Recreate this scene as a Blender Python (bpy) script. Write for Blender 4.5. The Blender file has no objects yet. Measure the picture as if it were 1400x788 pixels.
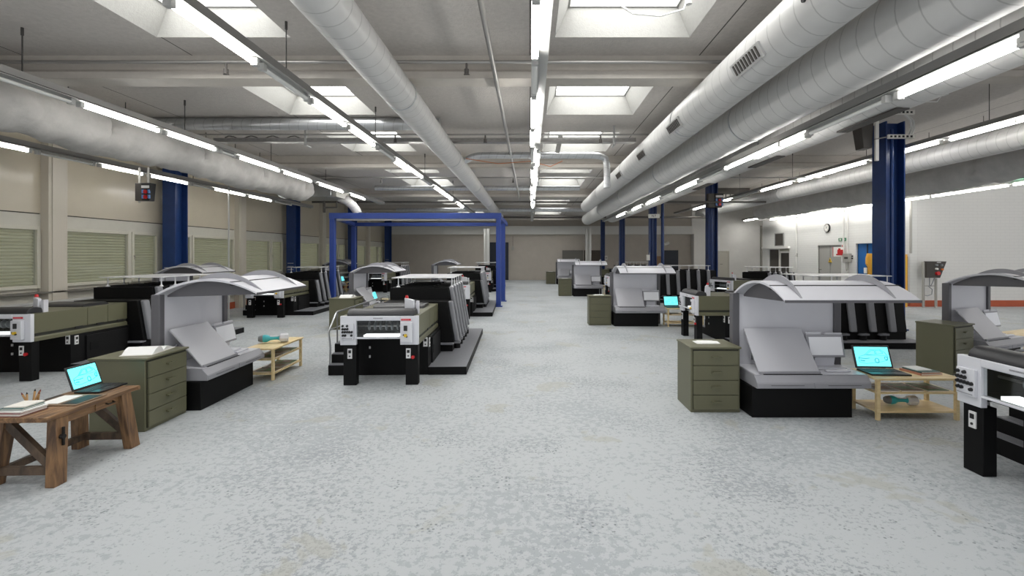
import bpy, math, random
from mathutils import Vector, Matrix
random.seed(7)
U = 1.7            # one unit of the layout (the camera height) in metres
SC = bpy.context.scene
COL = SC.collection
TILT = math.radians(1.94)   # the machines stand a hair off the hall's axis
SH = 0.0338

# ---------------------------------------------------------------- materials
def lin(c):
    c = c / 255.0
    return c / 12.92 if c <= 0.04045 else ((c + 0.055) / 1.055) ** 2.4
def rgb(r, g, b): return (lin(r), lin(g), lin(b), 1.0)

def mat(name, col, rough=0.5, metal=0.0, var=0.0, scale=8.0, bump=0.0, bscale=60.0, emit=None, estr=0.0, coat=0.0):
    m = bpy.data.materials.new(name); m.use_nodes = True
    nt = m.node_tree; b = nt.nodes['Principled BSDF']
    b.inputs['Base Color'].default_value = col
    b.inputs['Roughness'].default_value = rough
    b.inputs['Metallic'].default_value = metal
    b.inputs['Coat Weight'].default_value = coat
    tc = nt.nodes.new('ShaderNodeTexCoord')
    if var > 0:
        n = nt.nodes.new('ShaderNodeTexNoise'); n.inputs['Scale'].default_value = scale
        n.inputs['Detail'].default_value = 6; n.inputs['Roughness'].default_value = 0.65
        nt.links.new(tc.outputs['Object'], n.inputs['Vector'])
        r = nt.nodes.new('ShaderNodeValToRGB')
        r.color_ramp.elements[0].position = 0.3; r.color_ramp.elements[1].position = 0.7
        lo = tuple(c * (1 - var) for c in col[:3]) + (1,); hi = tuple(min(1, c * (1 + var)) for c in col[:3]) + (1,)
        r.color_ramp.elements[0].color = lo; r.color_ramp.elements[1].color = hi
        nt.links.new(n.outputs['Fac'], r.inputs['Fac']); nt.links.new(r.outputs['Color'], b.inputs['Base Color'])
    if bump > 0:
        n2 = nt.nodes.new('ShaderNodeTexNoise'); n2.inputs['Scale'].default_value = bscale; n2.inputs['Detail'].default_value = 4
        nt.links.new(tc.outputs['Object'], n2.inputs['Vector'])
        bp = nt.nodes.new('ShaderNodeBump'); bp.inputs['Strength'].default_value = bump; bp.inputs['Distance'].default_value = 0.02
        nt.links.new(n2.outputs['Fac'], bp.inputs['Height']); nt.links.new(bp.outputs['Normal'], b.inputs['Normal'])
    if emit is not None:
        b.inputs['Emission Color'].default_value = emit; b.inputs['Emission Strength'].default_value = estr
    return m

def floor_mat():
    m = bpy.data.materials.new('worn_concrete'); m.use_nodes = True
    nt = m.node_tree; N = nt.nodes; L = nt.links; b = N['Principled BSDF']
    tc = N.new('ShaderNodeTexCoord')
    def noise(sc, det=4, ro=0.6, dist=0.0, vec=None):
        n = N.new('ShaderNodeTexNoise'); n.inputs['Scale'].default_value = sc; n.inputs['Detail'].default_value = det
        n.inputs['Roughness'].default_value = ro; n.inputs['Distortion'].default_value = dist
        L.new(vec if vec else tc.outputs['Object'], n.inputs['Vector']); return n.outputs['Fac']
    def ramp(f, a, c):
        r = N.new('ShaderNodeMapRange'); r.inputs['From Min'].default_value = a; r.inputs['From Max'].default_value = c
        L.new(f, r.inputs['Value']); return r.outputs['Result']
    def math_(op, a, c):
        n = N.new('ShaderNodeMath'); n.operation = op
        for i, v in enumerate((a, c)):
            if isinstance(v, (int, float)): n.inputs[i].default_value = v
            else: L.new(v, n.inputs[i])
        return n.outputs[0]
    def mix(f, a, c):
        n = N.new('ShaderNodeMix'); n.data_type = 'RGBA'
        L.new(f, n.inputs[0])
        for i, v in ((6, a), (7, c)):
            if isinstance(v, tuple): n.inputs[i].default_value = v
            else: L.new(v, n.inputs[i])
        return n.outputs[2]
    big = noise(0.55, 3, 0.55); med = noise(17.0, 5, 0.72, 0.15); med2 = noise(30.0, 4, 0.7)
    patch = ramp(math_('ADD', med, math_('MULTIPLY', math_('SUBTRACT', big, 0.5), 0.55)), 0.515, 0.545)
    patch2 = ramp(math_('ADD', med2, math_('MULTIPLY', math_('SUBTRACT', noise(0.9, 2), 0.5), 0.6)), 0.585, 0.61)
    tan = ramp(noise(1.3, 4, 0.6, 0.4), 0.60, 0.63)
    c = mix(patch, rgb(178, 182, 184), rgb(161, 166, 169))
    c = mix(math_('MULTIPLY', patch2, 0.75), c, rgb(142, 146, 150))
    c = mix(math_('MULTIPLY', tan, 0.45), c, rgb(163, 161, 148))
    v = N.new('ShaderNodeTexVoronoi'); v.inputs['Scale'].default_value = 26; L.new(tc.outputs['Object'], v.inputs['Vector'])
    spk = math_('MULTIPLY', ramp(v.outputs['Distance'], 0.26, 0.18), ramp(noise(1.9, 3), 0.55, 0.62))
    c = mix(math_('MULTIPLY', spk, 0.7), c, rgb(92, 97, 100))
    L.new(c, b.inputs['Base Color'])
    b.inputs['Roughness'].default_value = 0.55; b.inputs['Specular IOR Level'].default_value = 0.3
    return m

def ceiling_mat():
    m = mat('ceiling_concrete', rgb(192, 187, 182), 0.9, var=0.08, scale=16, bump=0.35, bscale=45)
    nt = m.node_tree; N = nt.nodes; L = nt.links; b = N['Principled BSDF']
    src = b.inputs['Base Color'].links[0].from_socket
    tc = N.new('ShaderNodeTexCoord'); sep = N.new('ShaderNodeSeparateXYZ'); L.new(tc.outputs['Object'], sep.inputs[0])
    fr = N.new('ShaderNodeMath'); fr.operation = 'PINGPONG'; fr.inputs[1].default_value = 0.62 * U; L.new(sep.outputs[0], fr.inputs[0])
    lt = N.new('ShaderNodeMath'); lt.operation = 'LESS_THAN'; lt.inputs[1].default_value = 0.008; L.new(fr.outputs[0], lt.inputs[0])
    mx = N.new('ShaderNodeMix'); mx.data_type = 'RGBA'; L.new(lt.outputs[0], mx.inputs[0]); L.new(src, mx.inputs[6]); mx.inputs[7].default_value = rgb(85, 82, 79)
    L.new(mx.outputs[2], b.inputs['Base Color'])
    return m

def brick_mat(name, col, col2, axis):
    m = bpy.data.materials.new(name); m.use_nodes = True
    nt = m.node_tree; N = nt.nodes; L = nt.links; b = N['Principled BSDF']
    tc = N.new('ShaderNodeTexCoord'); mp = N.new('ShaderNodeMapping'); L.new(tc.outputs['Object'], mp.inputs[0])
    mp.inputs['Rotation'].default_value = (math.pi / 2, 0, 0) if axis == 'y' else (math.pi / 2, 0, math.pi / 2)
    sep = N.new('ShaderNodeSeparateXYZ'); L.new(tc.outputs['Object'], sep.inputs[0])
    cb = N.new('ShaderNodeCombineXYZ'); L.new(sep.outputs[0 if axis == 'y' else 1], cb.inputs[0]); L.new(sep.outputs[2], cb.inputs[1])
    t = N.new('ShaderNodeTexBrick'); L.new(cb.outputs[0], t.inputs['Vector'])
    t.inputs['Color1'].default_value = col; t.inputs['Color2'].default_value = col; t.inputs['Mortar'].default_value = col2
    t.inputs['Scale'].default_value = 1; t.inputs['Mortar Size'].default_value = 0.006
    t.inputs['Brick Width'].default_value = 0.30; t.inputs['Row Height'].default_value = 0.10
    L.new(t.outputs['Color'], b.inputs['Base Color']); b.inputs['Roughness'].default_value = 0.6
    bp = N.new('ShaderNodeBump'); bp.inputs['Strength'].default_value = 0.12; bp.inputs['Distance'].default_value = 0.006
    L.new(t.outputs['Fac'], bp.inputs['Height']); bp.invert = True; L.new(bp.outputs['Normal'], b.inputs['Normal'])
    return m

def spiral_mat(name, col, rough, metal, step):
    """sheet metal duct with spiral seams (duct axis along local y)"""
    m = mat(name, col, rough, metal)
    nt = m.node_tree; N = nt.nodes; L = nt.links; b = N['Principled BSDF']
    tc = N.new('ShaderNodeTexCoord'); sep = N.new('ShaderNodeSeparateXYZ'); L.new(tc.outputs['Generated'], sep.inputs[0])
    uv = N.new('ShaderNodeUVMap'); s2 = N.new('ShaderNodeSeparateXYZ'); L.new(uv.outputs[0], s2.inputs[0])
    ad = N.new('ShaderNodeMath'); ad.operation = 'MULTIPLY_ADD'; L.new(s2.outputs[1], ad.inputs[0]); ad.inputs[1].default_value = 1.0 / step; L.new(s2.outputs[0], ad.inputs[2])
    fr = N.new('ShaderNodeMath'); fr.operation = 'FRACT'; L.new(ad.outputs[0], fr.inputs[0])
    lt = N.new('ShaderNodeMath'); lt.operation = 'LESS_THAN'; lt.inputs[1].default_value = 0.06; L.new(fr.outputs[0], lt.inputs[0])
    no = N.new('ShaderNodeTexNoise'); no.inputs['Scale'].default_value = 5; L.new(tc.outputs['Object'], no.inputs['Vector'])
    mr = N.new('ShaderNodeMapRange'); mr.inputs['To Min'].default_value = 0.9; mr.inputs['To Max'].default_value = 1.08; L.new(no.outputs['Fac'], mr.inputs['Value'])
    mx = N.new('ShaderNodeMix'); mx.data_type = 'RGBA'; L.new(lt.outputs[0], mx.inputs[0]); mx.inputs[6].default_value = col
    mx.inputs[7].default_value = tuple(c * 0.72 for c in col[:3]) + (1,)
    vm = N.new('ShaderNodeVectorMath'); vm.operation = 'SCALE'; L.new(mx.outputs[2], vm.inputs[0]); L.new(mr.outputs[0], vm.inputs['Scale'])
    L.new(vm.outputs[0], b.inputs['Base Color'])
    bp = N.new('ShaderNodeBump'); bp.inputs['Strength'].default_value = 0.25; bp.inputs['Distance'].default_value = 0.01
    L.new(lt.outputs[0], bp.inputs['Height']); L.new(bp.outputs['Normal'], b.inputs['Normal'])
    return m

def wood_mat(name, c1, c2, scale=3.0, stretch=(14, 1.2, 14), rough=0.5):
    m = bpy.data.materials.new(name); m.use_nodes = True
    nt = m.node_tree; N = nt.nodes; L = nt.links; b = N['Principled BSDF']
    tc = N.new('ShaderNodeTexCoord'); mp = N.new('ShaderNodeMapping'); L.new(tc.outputs['Object'], mp.inputs[0]); mp.inputs['Scale'].default_value = stretch
    n = N.new('ShaderNodeTexNoise'); n.inputs['Scale'].default_value = scale; n.inputs['Detail'].default_value = 6; n.inputs['Distortion'].default_value = 0.6
    L.new(mp.outputs[0], n.inputs['Vector'])
    r = N.new('ShaderNodeValToRGB'); r.color_ramp.elements[0].position = 0.35; r.color_ramp.elements[1].position = 0.68
    r.color_ramp.elements[0].color = c1; r.color_ramp.elements[1].color = c2
    L.new(n.outputs['Fac'], r.inputs['Fac']); L.new(r.outputs['Color'], b.inputs['Base Color']); b.inputs['Roughness'].default_value = rough
    return m

def glass_mat():
    m = bpy.data.materials.new('clear_glass'); m.use_nodes = True
    nt = m.node_tree; N = nt.nodes; L = nt.links; N.remove(N['Principled BSDF'])
    t = N.new('ShaderNodeBsdfTransparent'); g = N.new('ShaderNodeBsdfGlossy'); g.inputs['Roughness'].default_value = 0.03
    t.inputs['Color'].default_value = (0.9, 0.92, 0.92, 1)
    f = N.new('ShaderNodeValue'); f.outputs[0].default_value = 0.05
    x = N.new('ShaderNodeMixShader'); L.new(f.outputs[0], x.inputs[0]); L.new(t.outputs[0], x.inputs[1]); L.new(g.outputs[0], x.inputs[2])
    L.new(x.outputs[0], N['Material Output'].inputs['Surface'])
    return m

def dull(m, v):
    m.node_tree.nodes['Principled BSDF'].inputs['Specular IOR Level'].default_value = v; return m
M = {}
M['floor'] = floor_mat()
M['ceiling'] = ceiling_mat()
M['beam'] = mat('painted_beam', rgb(190, 184, 176), 0.6, var=0.06, scale=6)
M['well'] = mat('skylight_well', rgb(158, 157, 153), 0.8, var=0.05, scale=30, bump=0.2)
M['sky_pane'] = mat('skylight_pane', rgb(240, 243, 245), 0.4, emit=(1.0, 1.0, 0.98, 1), estr=8.0)
M['metal_frame'] = mat('grey_frame', rgb(160, 160, 158), 0.5)
M['upper_panel'] = mat('beige_panel', rgb(206, 197, 178), 0.2, var=0.04, scale=1.2)
M['wall_low'] = mat('pale_wall_paint', rgb(206, 203, 192), 0.55, var=0.04, scale=4)
M['pilaster'] = mat('beige_post', rgb(204, 197, 184), 0.4)
M['win_frame'] = mat('window_frame_paint', rgb(206, 203, 190), 0.45)
M['blind'] = mat('blind_slats', rgb(200, 198, 184), 0.5, var=0.05, scale=3)
_b = M['blind'].node_tree; _t = _b.nodes.new('ShaderNodeBsdfTranslucent'); _t.inputs['Color'].default_value = rgb(244, 241, 222)
_x = _b.nodes.new('ShaderNodeMixShader'); _x.inputs[0].default_value = 0.5
_b.links.new(_b.nodes['Principled BSDF'].outputs[0], _x.inputs[1]); _b.links.new(_t.outputs[0], _x.inputs[2]); _b.links.new(_x.outputs[0], _b.nodes['Material Output'].inputs[0])
M['joint'] = mat('dark_joint', rgb(70, 66, 60), 0.8)
M['sill'] = mat('sill_grey', rgb(120, 117, 110), 0.6)
M['red_base'] = mat('red_skirting', rgb(176, 84, 52), 0.6, var=0.08, scale=5)
M['brick_y'] = brick_mat('white_brick_facing', rgb(222, 221, 218), rgb(214, 213, 210), 'y')
M['brick_x'] = brick_mat('white_brick_side', rgb(228, 228, 225), rgb(220, 219, 216), 'x')
M['white_wall'] = mat('white_wall', rgb(232, 230, 226), 0.7, var=0.03, scale=3)
M['grey_wall'] = mat('grey_wall', rgb(190, 182, 172), 0.8, var=0.05, scale=2)
M['white_band'] = mat('white_lintel', rgb(225, 224, 220), 0.6)
M['blue'] = mat('blue_steel', rgb(27, 56, 110), 0.35, var=0.12, scale=5)
M['blue_bright'] = mat('blue_gantry', rgb(40, 66, 142), 0.4, var=0.05, scale=5)
M['blue_door'] = mat('blue_door', rgb(30, 100, 170), 0.4)
M['navy'] = mat('navy_door', rgb(44, 50, 62), 0.5)
M['door_grey'] = mat('grey_door', rgb(168, 167, 162), 0.5)
M['door_brown'] = mat('brown_door', rgb(74, 66, 58), 0.6)
M['door_pale'] = mat('pale_door', rgb(200, 196, 184), 0.6)
M['door_dull'] = mat('dull_door', rgb(120, 117, 110), 0.6)
M['yellow'] = mat('yellow_post', rgb(236, 176, 62), 0.45, var=0.04, scale=9)
M['duct'] = spiral_mat('white_duct', rgb(205, 204, 202), 0.45, 0.15, 0.12)
M['duct_metal'] = spiral_mat('galvanised_duct', rgb(196, 198, 200), 0.3, 0.8, 0.1)
M['pipe'] = mat('steel_pipe', rgb(165, 163, 160), 0.35, 0.7)
M['pipe_dark'] = mat('dark_pipe', rgb(95, 91, 87), 0.6)
M['canvas'] = mat('canvas_duct', rgb(178, 176, 173), 0.85, var=0.10, scale=3, bump=0.5, bscale=6)
M['rail_white'] = mat('rail_enamel', rgb(178, 178, 176), 0.4)
M['rail_grey'] = mat('rail_grey', rgb(150, 148, 145), 0.5)
M['tube_on'] = mat('lit_tube', rgb(250, 250, 245), 0.3, emit=(1.0, 0.98, 0.94, 1), estr=22.0)
M['tube_off'] = mat('unlit_tube', rgb(225, 225, 222), 0.25)
M['wire'] = mat('wire_dark', rgb(60, 58, 56), 0.6)
M['cable_white'] = mat('cable_white', rgb(225, 225, 222), 0.5)
M['orange_cable'] = mat('cable_orange', rgb(190, 120, 80), 0.5)
M['black'] = mat('press_black', rgb(9, 9, 10), 0.55)
M['black_soft'] = mat('press_black_panel', rgb(17, 17, 18), 0.55)
dull(M['black'], .2); dull(M['black_soft'], .2)
M['hood'] = mat('hood_grey', rgb(42, 42, 45), 0.42)
M['olive'] = mat('olive_enamel', rgb(97, 96, 74), 0.42)
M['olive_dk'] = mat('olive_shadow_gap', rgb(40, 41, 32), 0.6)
M['press_white'] = mat('panel_white', rgb(214, 215, 221), 0.4)
M['fin'] = mat('fin_grey', rgb(128, 129, 134), 0.4)
M['tread'] = mat('tread_grey', rgb(118, 119, 124), 0.55, var=0.06, scale=20)
M['plate'] = mat('guard_white', rgb(235, 235, 238), 0.25)
M['chrome'] = mat('chrome_tube', rgb(165, 167, 170), 0.32, 1.0)
M['red'] = mat('red_plastic', rgb(190, 30, 34), 0.4)
M['logo_red'] = mat('badge_red', rgb(196, 24, 44), 0.4)
M['yellow_knob'] = mat('yellow_knob', rgb(224, 186, 44), 0.4)
M['label'] = mat('label_plate', rgb(222, 222, 222), 0.5)
M['dark'] = mat('dark_print', rgb(24, 24, 26), 0.5)
M['interior'] = mat('delivery_dark', rgb(40, 40, 42), 0.5)
M['paper_glow'] = mat('glowing_sheet', rgb(250, 250, 250), 0.6, emit=(1, 1, 1, 1), estr=1.6)  # paper made to glow, in place of light falling on the pile
M['glass'] = glass_mat()
M['con_grey'] = mat('console_grey', rgb(150, 150, 155), 0.42)
M['con_dark'] = mat('console_dark_grey', rgb(88, 87, 91), 0.45)
M['con_light'] = mat('console_light', rgb(208, 208, 214), 0.4)
M['con_white'] = mat('console_white', rgb(206, 206, 212), 0.32)
M['board'] = mat('board_grey', rgb(182, 182, 187), 0.4)
M['booth'] = mat('booth_tube', rgb(250, 250, 250), 0.4, emit=(1, 0.99, 0.97, 1), estr=2.2)
M['screen_grey'] = mat('monitor_screen', rgb(240, 241, 245), 0.25)
M['wood_dark'] = wood_mat('oak_planks', rgb(88, 63, 42), rgb(148, 112, 76), 2.0, (16, 1.6, 16), 0.55)
M['wood_up'] = wood_mat('oak_legs', rgb(78, 56, 38), rgb(138, 104, 70), 2.0, (16, 16, 1.6), 0.55)
M['wood_shadow'] = wood_mat('oak_braces', rgb(62, 50, 40), rgb(96, 78, 62), 2.0, (8, 8, 3), 0.6)
M['birch'] = wood_mat('birch', rgb(214, 190, 140), rgb(232, 211, 166), 2.0, (2, 14, 10), 0.4)
M['iron'] = mat('iron_dark', rgb(40, 38, 36), 0.5, 0.6)
M['paper'] = mat('paper_white', rgb(236, 236, 234), 0.7)
M['page'] = mat('page_edges', rgb(226, 222, 214), 0.8, var=0.06, scale=80)
M['cover_red'] = mat('cover_maroon', rgb(118, 50, 46), 0.5)
M['cover_teal'] = mat('cover_teal', rgb(52, 92, 88), 0.5)
M['cover_orange'] = mat('cover_orange', rgb(196, 128, 104), 0.5)
M['cover_green'] = mat('cover_green', rgb(96, 120, 84), 0.5, var=0.35, scale=14)
M['cover_grey'] = mat('cover_grey', rgb(150, 148, 144), 0.45, var=0.35, scale=12)
M['cover_brown'] = mat('cover_brown', rgb(122, 100, 84), 0.45, var=0.4, scale=12)
M['clip'] = mat('clipboard_brown', rgb(128, 106, 84), 0.5)
M['lap_black'] = mat('laptop_black', rgb(20, 20, 22), 0.35)
M['keys'] = mat('laptop_keys', rgb(46, 47, 50), 0.5)
M['lap_screen'] = mat('laptop_screen', rgb(90, 240, 245), 0.3, emit=(0.22, 0.90, 0.95, 1), estr=1.0)
M['lap_line'] = mat('laptop_drawing', rgb(20, 170, 185), 0.3, emit=(0.0, 0.30, 0.36, 1), estr=0.7)
M['teal'] = mat('teal_plastic', rgb(64, 178, 188), 0.35)
M['tool_white'] = mat('tool_white', rgb(215, 216, 220), 0.35)
M['tool_grey'] = mat('tool_grey', rgb(120, 124, 128), 0.4)
M['box_grey'] = mat('enclosure_grey', rgb(176, 174, 168), 0.5)
M['box_dark'] = mat('enclosure_dark', rgb(70, 66, 62), 0.5)
M['exit_green'] = mat('exit_green', rgb(40, 130, 90), 0.5)
M['sign_yellow'] = mat('sign_yellow', rgb(226, 186, 50), 0.5)
M['sign_white'] = mat('sign_white', rgb(238, 236, 230), 0.5)
M['btn_blue'] = mat('button_blue', rgb(96, 140, 200), 0.4)
M['btn_orange'] = mat('button_orange', rgb(220, 120, 50), 0.4)
M['pencil'] = mat('pencil_wood', rgb(190, 150, 100), 0.5)
M['slot_dark'] = mat('tray_dark', rgb(46, 38, 32), 0.6)

# ---------------------------------------------------------------- mesh builder (layout units)
class MB:
    def __init__(s): s.v = []; s.f = []; s.mi = []; s.uv = {}
    def add(s, vs, fs, mi=0):
        o = len(s.v); s.v += [tuple(p) for p in vs]
        for f in fs: s.f.append(tuple(o + i for i in f)); s.mi.append(mi)
        return o
    def box(s, x0, x1, y0, y1, z0, z1, mi=0):
        vs = [(x0, y0, z0), (x1, y0, z0), (x1, y1, z0), (x0, y1, z0), (x0, y0, z1), (x1, y0, z1), (x1, y1, z1), (x0, y1, z1)]
        s.add(vs, [(0, 3, 2, 1), (4, 5, 6, 7), (0, 1, 5, 4), (1, 2, 6, 5), (2, 3, 7, 6), (3, 0, 4, 7)], mi); return s
    def hexa(s, bottom, top, mi=0):
        s.add(list(bottom) + list(top), [(0, 3, 2, 1), (4, 5, 6, 7), (0, 1, 5, 4), (1, 2, 6, 5), (2, 3, 7, 6), (3, 0, 4, 7)], mi); return s
    def prism(s, prof, axis, a, b, mi=0):
        """closed 2-D profile extruded along axis: x -> (y,z), y -> (x,z), z -> (x,y)"""
        n = len(prof)
        def P(q, t):
            return {'x': (t, q[0], q[1]), 'y': (q[0], t, q[1]), 'z': (q[0], q[1], t)}[axis]
        vs = [P(q, a) for q in prof] + [P(q, b) for q in prof]
        fs = [tuple(range(n))[::-1], tuple(range(n, 2 * n))] + [(i, (i + 1) % n, n + (i + 1) % n, n + i) for i in range(n)]
        s.add(vs, fs, mi); return s
    def beam(s, p, q, w, h, up=(0, 0, 1), mi=0):
        p, q = Vector(p), Vector(q); d = (q - p).normalized(); u = Vector(up)
        r = d.cross(u)
        if r.length < 1e-4: r = d.cross(Vector((0, 1, 0)))
        r.normalize(); u = r.cross(d)
        c = [(-w / 2, -h / 2), (w / 2, -h / 2), (w / 2, h / 2), (-w / 2, h / 2)]
        s.hexa([p + r * a + u * b for a, b in c], [q + r * a + u * b for a, b in c], mi); return s
    def sweep(s, pts, r, seg=10, caps=True, mi=0, spiral=False):
        pts = [Vector(p) for p in pts]; n = len(pts)
        rs = r if isinstance(r, (list, tuple)) else [r] * n
        t0 = (pts[1] - pts[0]).normalized(); nrm = t0.orthogonal().normalized()
        base = len(s.v); acc = 0.0; uvs = []
        for i, p in enumerate(pts):
            a = (pts[i] - pts[i - 1]).normalized() if i else t0
            b = (pts[i + 1] - pts[i]).normalized() if i < n - 1 else a
            t = (a + b).normalized() if (a + b).length > 1e-6 else a
            nrm = (nrm - t * nrm.dot(t)).normalized(); bi = t.cross(nrm)
            k = 1.0 / max(0.35, t.dot(a))
            if i: acc += (pts[i] - pts[i - 1]).length
            for j in range(seg):
                an = 2 * math.pi * j / seg
                s.v.append(tuple(p + (nrm * math.cos(an) + bi * math.sin(an)) * rs[i]))
            uvs.append(acc)
        for i in range(n - 1):
            for j in range(seg):
                j2 = (j + 1) % seg
                s.f.append((base + i * seg + j, base + i * seg + j2, base + (i + 1) * seg + j2, base + (i + 1) * seg + j)); s.mi.append(mi)
                s.uv[len(s.f) - 1] = [(j / seg, uvs[i]), ((j + 1) / seg, uvs[i]), ((j + 1) / seg, uvs[i + 1]), (j / seg, uvs[i + 1])]
        if caps:
            s.f.append(tuple(base + j for j in range(seg))[::-1]); s.mi.append(mi)
            s.f.append(tuple(base + (n - 1) * seg + j for j in range(seg))); s.mi.append(mi)
        return s
    def cyl(s, p, q, r, seg=16, mi=0): return s.sweep([p, q], r, seg, True, mi)
    def cone(s, p, q, r0, r1, seg=14, mi=0): return s.sweep([p, q], [r0, r1], seg, True, mi)
    def build(s, name, m, parent=None, bevel=0.0, sharp=32, flip=False):
        me = bpy.data.meshes.new(name)
        me.from_pydata([(x * U, y * U, z * U) for x, y, z in s.v], [], s.f)
        ms = m if isinstance(m, (list, tuple)) else [m]
        for q in ms: me.materials.append(q)
        for p, i in zip(me.polygons, s.mi): p.material_index = i
        if s.uv:
            ul = me.uv_layers.new(name='UVMap')
            for p in me.polygons:
                if p.index in s.uv:
                    for k, li in enumerate(p.loop_indices): ul.data[li].uv = s.uv[p.index][k]
        import bmesh as _b
        bm = _b.new(); bm.from_mesh(me); _b.ops.recalc_face_normals(bm, faces=bm.faces[:]); bm.to_mesh(me); bm.free()
        me.polygons.foreach_set('use_smooth', [True] * len(me.polygons)); me.set_sharp_from_angle(angle=math.radians(sharp))
        o = bpy.data.objects.new(name, me); COL.objects.link(o)
        if parent: o.parent = parent
        if bevel:
            b = o.modifiers.new('bevel', 'BEVEL'); b.width = bevel * U; b.segments = 2; b.limit_method = 'ANGLE'
        return o

def thing(name, label, cat, loc=(0, 0, 0), rz=0.0, group=None):
    o = bpy.data.objects.new(name, None); COL.objects.link(o); o.empty_display_size = 0.1
    o.location = (loc[0] * U, loc[1] * U, loc[2] * U); o.rotation_euler = (0, 0, rz)
    o['label'] = label; o['category'] = cat
    if group: o['group'] = group
    return o
def tag(o, label, cat, group=None):
    o['label'] = label; o['category'] = cat
    if group: o['group'] = group
    return o
def struct(o, label=None):
    o['kind'] = 'structure'
    if label: o['label'] = label
    return o
KIDS = {}
def copy_tree(o, parent=None):
    c = o.copy(); COL.objects.link(c)
    if parent: c.parent = parent
    for ch in [x for x in bpy.data.objects if x.parent == o]: copy_tree(ch, c)
    return c
def put(o, X, Z, z=0.0, rz=0.0, sx=1.0, sy=1.0, sz=1.0):
    """machine frame -> hall: X across, Z away from the camera"""
    o.location = ((X - SH * Z) * U, Z * U, z * U); o.rotation_euler = (0, 0, rz); o.scale = (sx, sy, sz); return o
def place(proto, used, label, X, Z, z=0.0, rz=0.0, sx=1, sy=1, sz=1, group=None):
    o = proto if not used else copy_tree(proto)
    o['label'] = label
    if group: o['group'] = group
    return put(o, X, Z, z, rz, sx, sy, sz)
def child_dict():
    d = {}
    for x in bpy.data.objects:
        if x.parent: d.setdefault(x.parent.name, []).append(x)
    return d
def text_mesh(body, size, name, m, parent=None):
    cu = bpy.data.curves.new(name, 'FONT'); cu.body = body; cu.size = size * U; cu.align_x = 'CENTER'; cu.align_y = 'CENTER'; cu.extrude = 0.002
    t = bpy.data.objects.new(name + '_curve', cu); COL.objects.link(t)
    dg = bpy.context.evaluated_depsgraph_get(); me = bpy.data.meshes.new_from_object(t.evaluated_get(dg))
    bpy.data.objects.remove(t); me.materials.clear(); me.materials.append(m)
    o = bpy.data.objects.new(name, me); COL.objects.link(o)
    if parent: o.parent = parent
    return o
def arc(p, q, rise, n):
    """points of a circular-ish arc from p to q in 2-D, bulging by rise upward"""
    out = []
    for i in range(n + 1):
        t = i / n; out.append((p[0] + (q[0] - p[0]) * t, p[1] + (q[1] - p[1]) * t + rise * (1 - (2 * t - 1) ** 2)))
    return out
# ================================================================ THE HALL
XL, XR, ZB, ZF = -5.5, 14.0, 18.57, -.4
XS, HH = 3.3, 2.95             # the roof steps up right of the ducts
HC, HB = 2.46, 2.28            # ceiling and beam underside
BAY = 3.54
b = MB(); b.box(XL - .3, XR, ZF, ZB + .2, -.12, 0); struct(b.build('floor', M['floor']))
# ceiling slab with the skylight openings left out
SKX = [(-2.51, -1.61), (0.167, 1.07)]
SKY = [(2.145 + 1.77 * k, 3.195 + 1.77 * k) for k in range(-1, 9)]
b = MB()
xs = [XL - .3, SKX[0][0], SKX[0][1], SKX[1][0], SKX[1][1], XS]
for i in (0, 2, 4): b.box(xs[i], xs[i + 1], ZF, ZB + .2, HC, HC + .1)
for (x0, x1) in SKX:
    y = ZF
    for (y0, y1) in SKY:
        b.box(x0, x1, y, y0, HC, HC + .1); y = y1
    b.box(x0, x1, y, ZB + .2, HC, HC + .1)
b.box(XS - .02, XS, ZF, ZB + .2, HC + .1, HH); b.box(XS - .02, XR, ZF, ZB + .2, HH, HH + .1)
struct(b.build('ceiling', M['ceiling']))
# skylights
ORD = ['overhead', 'first', 'second', 'third', 'fourth', 'fifth', 'sixth', 'seventh', 'eighth', 'ninth']
n = 0
for side, (x0, x1) in zip(('left', 'right'), SKX):
    for k, (y0, y1) in enumerate(SKY):
        n += 1
        d, h = .085, .19
        a = [(x0, y0, HC), (x1, y0, HC), (x1, y1, HC), (x0, y1, HC)]
        c = [(x0 + d, y0 + d, HC + h), (x1 - d, y0 + d, HC + h), (x1 - d, y1 - .02, HC + h), (x0 + d, y1 - .02, HC + h)]
        e = [(x0 + d, y0 + d, HC + h + .05), (x1 - d, y0 + d, HC + h + .05), (x1 - d, y1 - .02, HC + h + .05), (x0 + d, y1 - .02, HC + h + .05)]
        w = MB()
        for i in range(4):
            j = (i + 1) % 4
            w.add([a[i], a[j], c[j], c[i]], [(0, 1, 2, 3)]); w.add([c[i], c[j], e[j], e[i]], [(0, 1, 2, 3)])
        root = w.build(f'window_{n}', M['well']); struct(root, f'{ORD[k]} skylight of the {side} row in the ceiling')
        g = MB(); g.box(c[0][0], c[1][0], c[0][1], c[2][1], HC + h + .05, HC + h + .06); g.build('pane', M['sky_pane'], root)
        f = MB(); t = .012
        f.box(c[0][0], c[1][0], c[0][1], c[0][1] + t, HC + h, HC + h + .018); f.box(c[0][0], c[1][0], c[2][1] - t, c[2][1], HC + h, HC + h + .018)
        f.box(c[0][0], c[0][0] + t, c[0][1] + t, c[2][1] - t, HC + h, HC + h + .018); f.box(c[1][0] - t, c[1][0], c[0][1] + t, c[2][1] - t, HC + h, HC + h + .018)
        f.build('window_frame', M['metal_frame'], root)
# transverse concrete beams
for k in range(1, 6):
    y = BAY * k; w = .085
    b = MB(); b.prism([(y - w, HB), (y + w, HB), (y + w, HB + .05), (y + w * .62, HB + .075), (y + w * .62, HC), (y - w * .62, HC), (y - w * .62, HB + .075), (y - w, HB + .05)], 'x', XL, XS)
    struct(b.build(f'trim_{k}', M['beam']), f'{ORD[k]} concrete ceiling beam across the hall')

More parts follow.
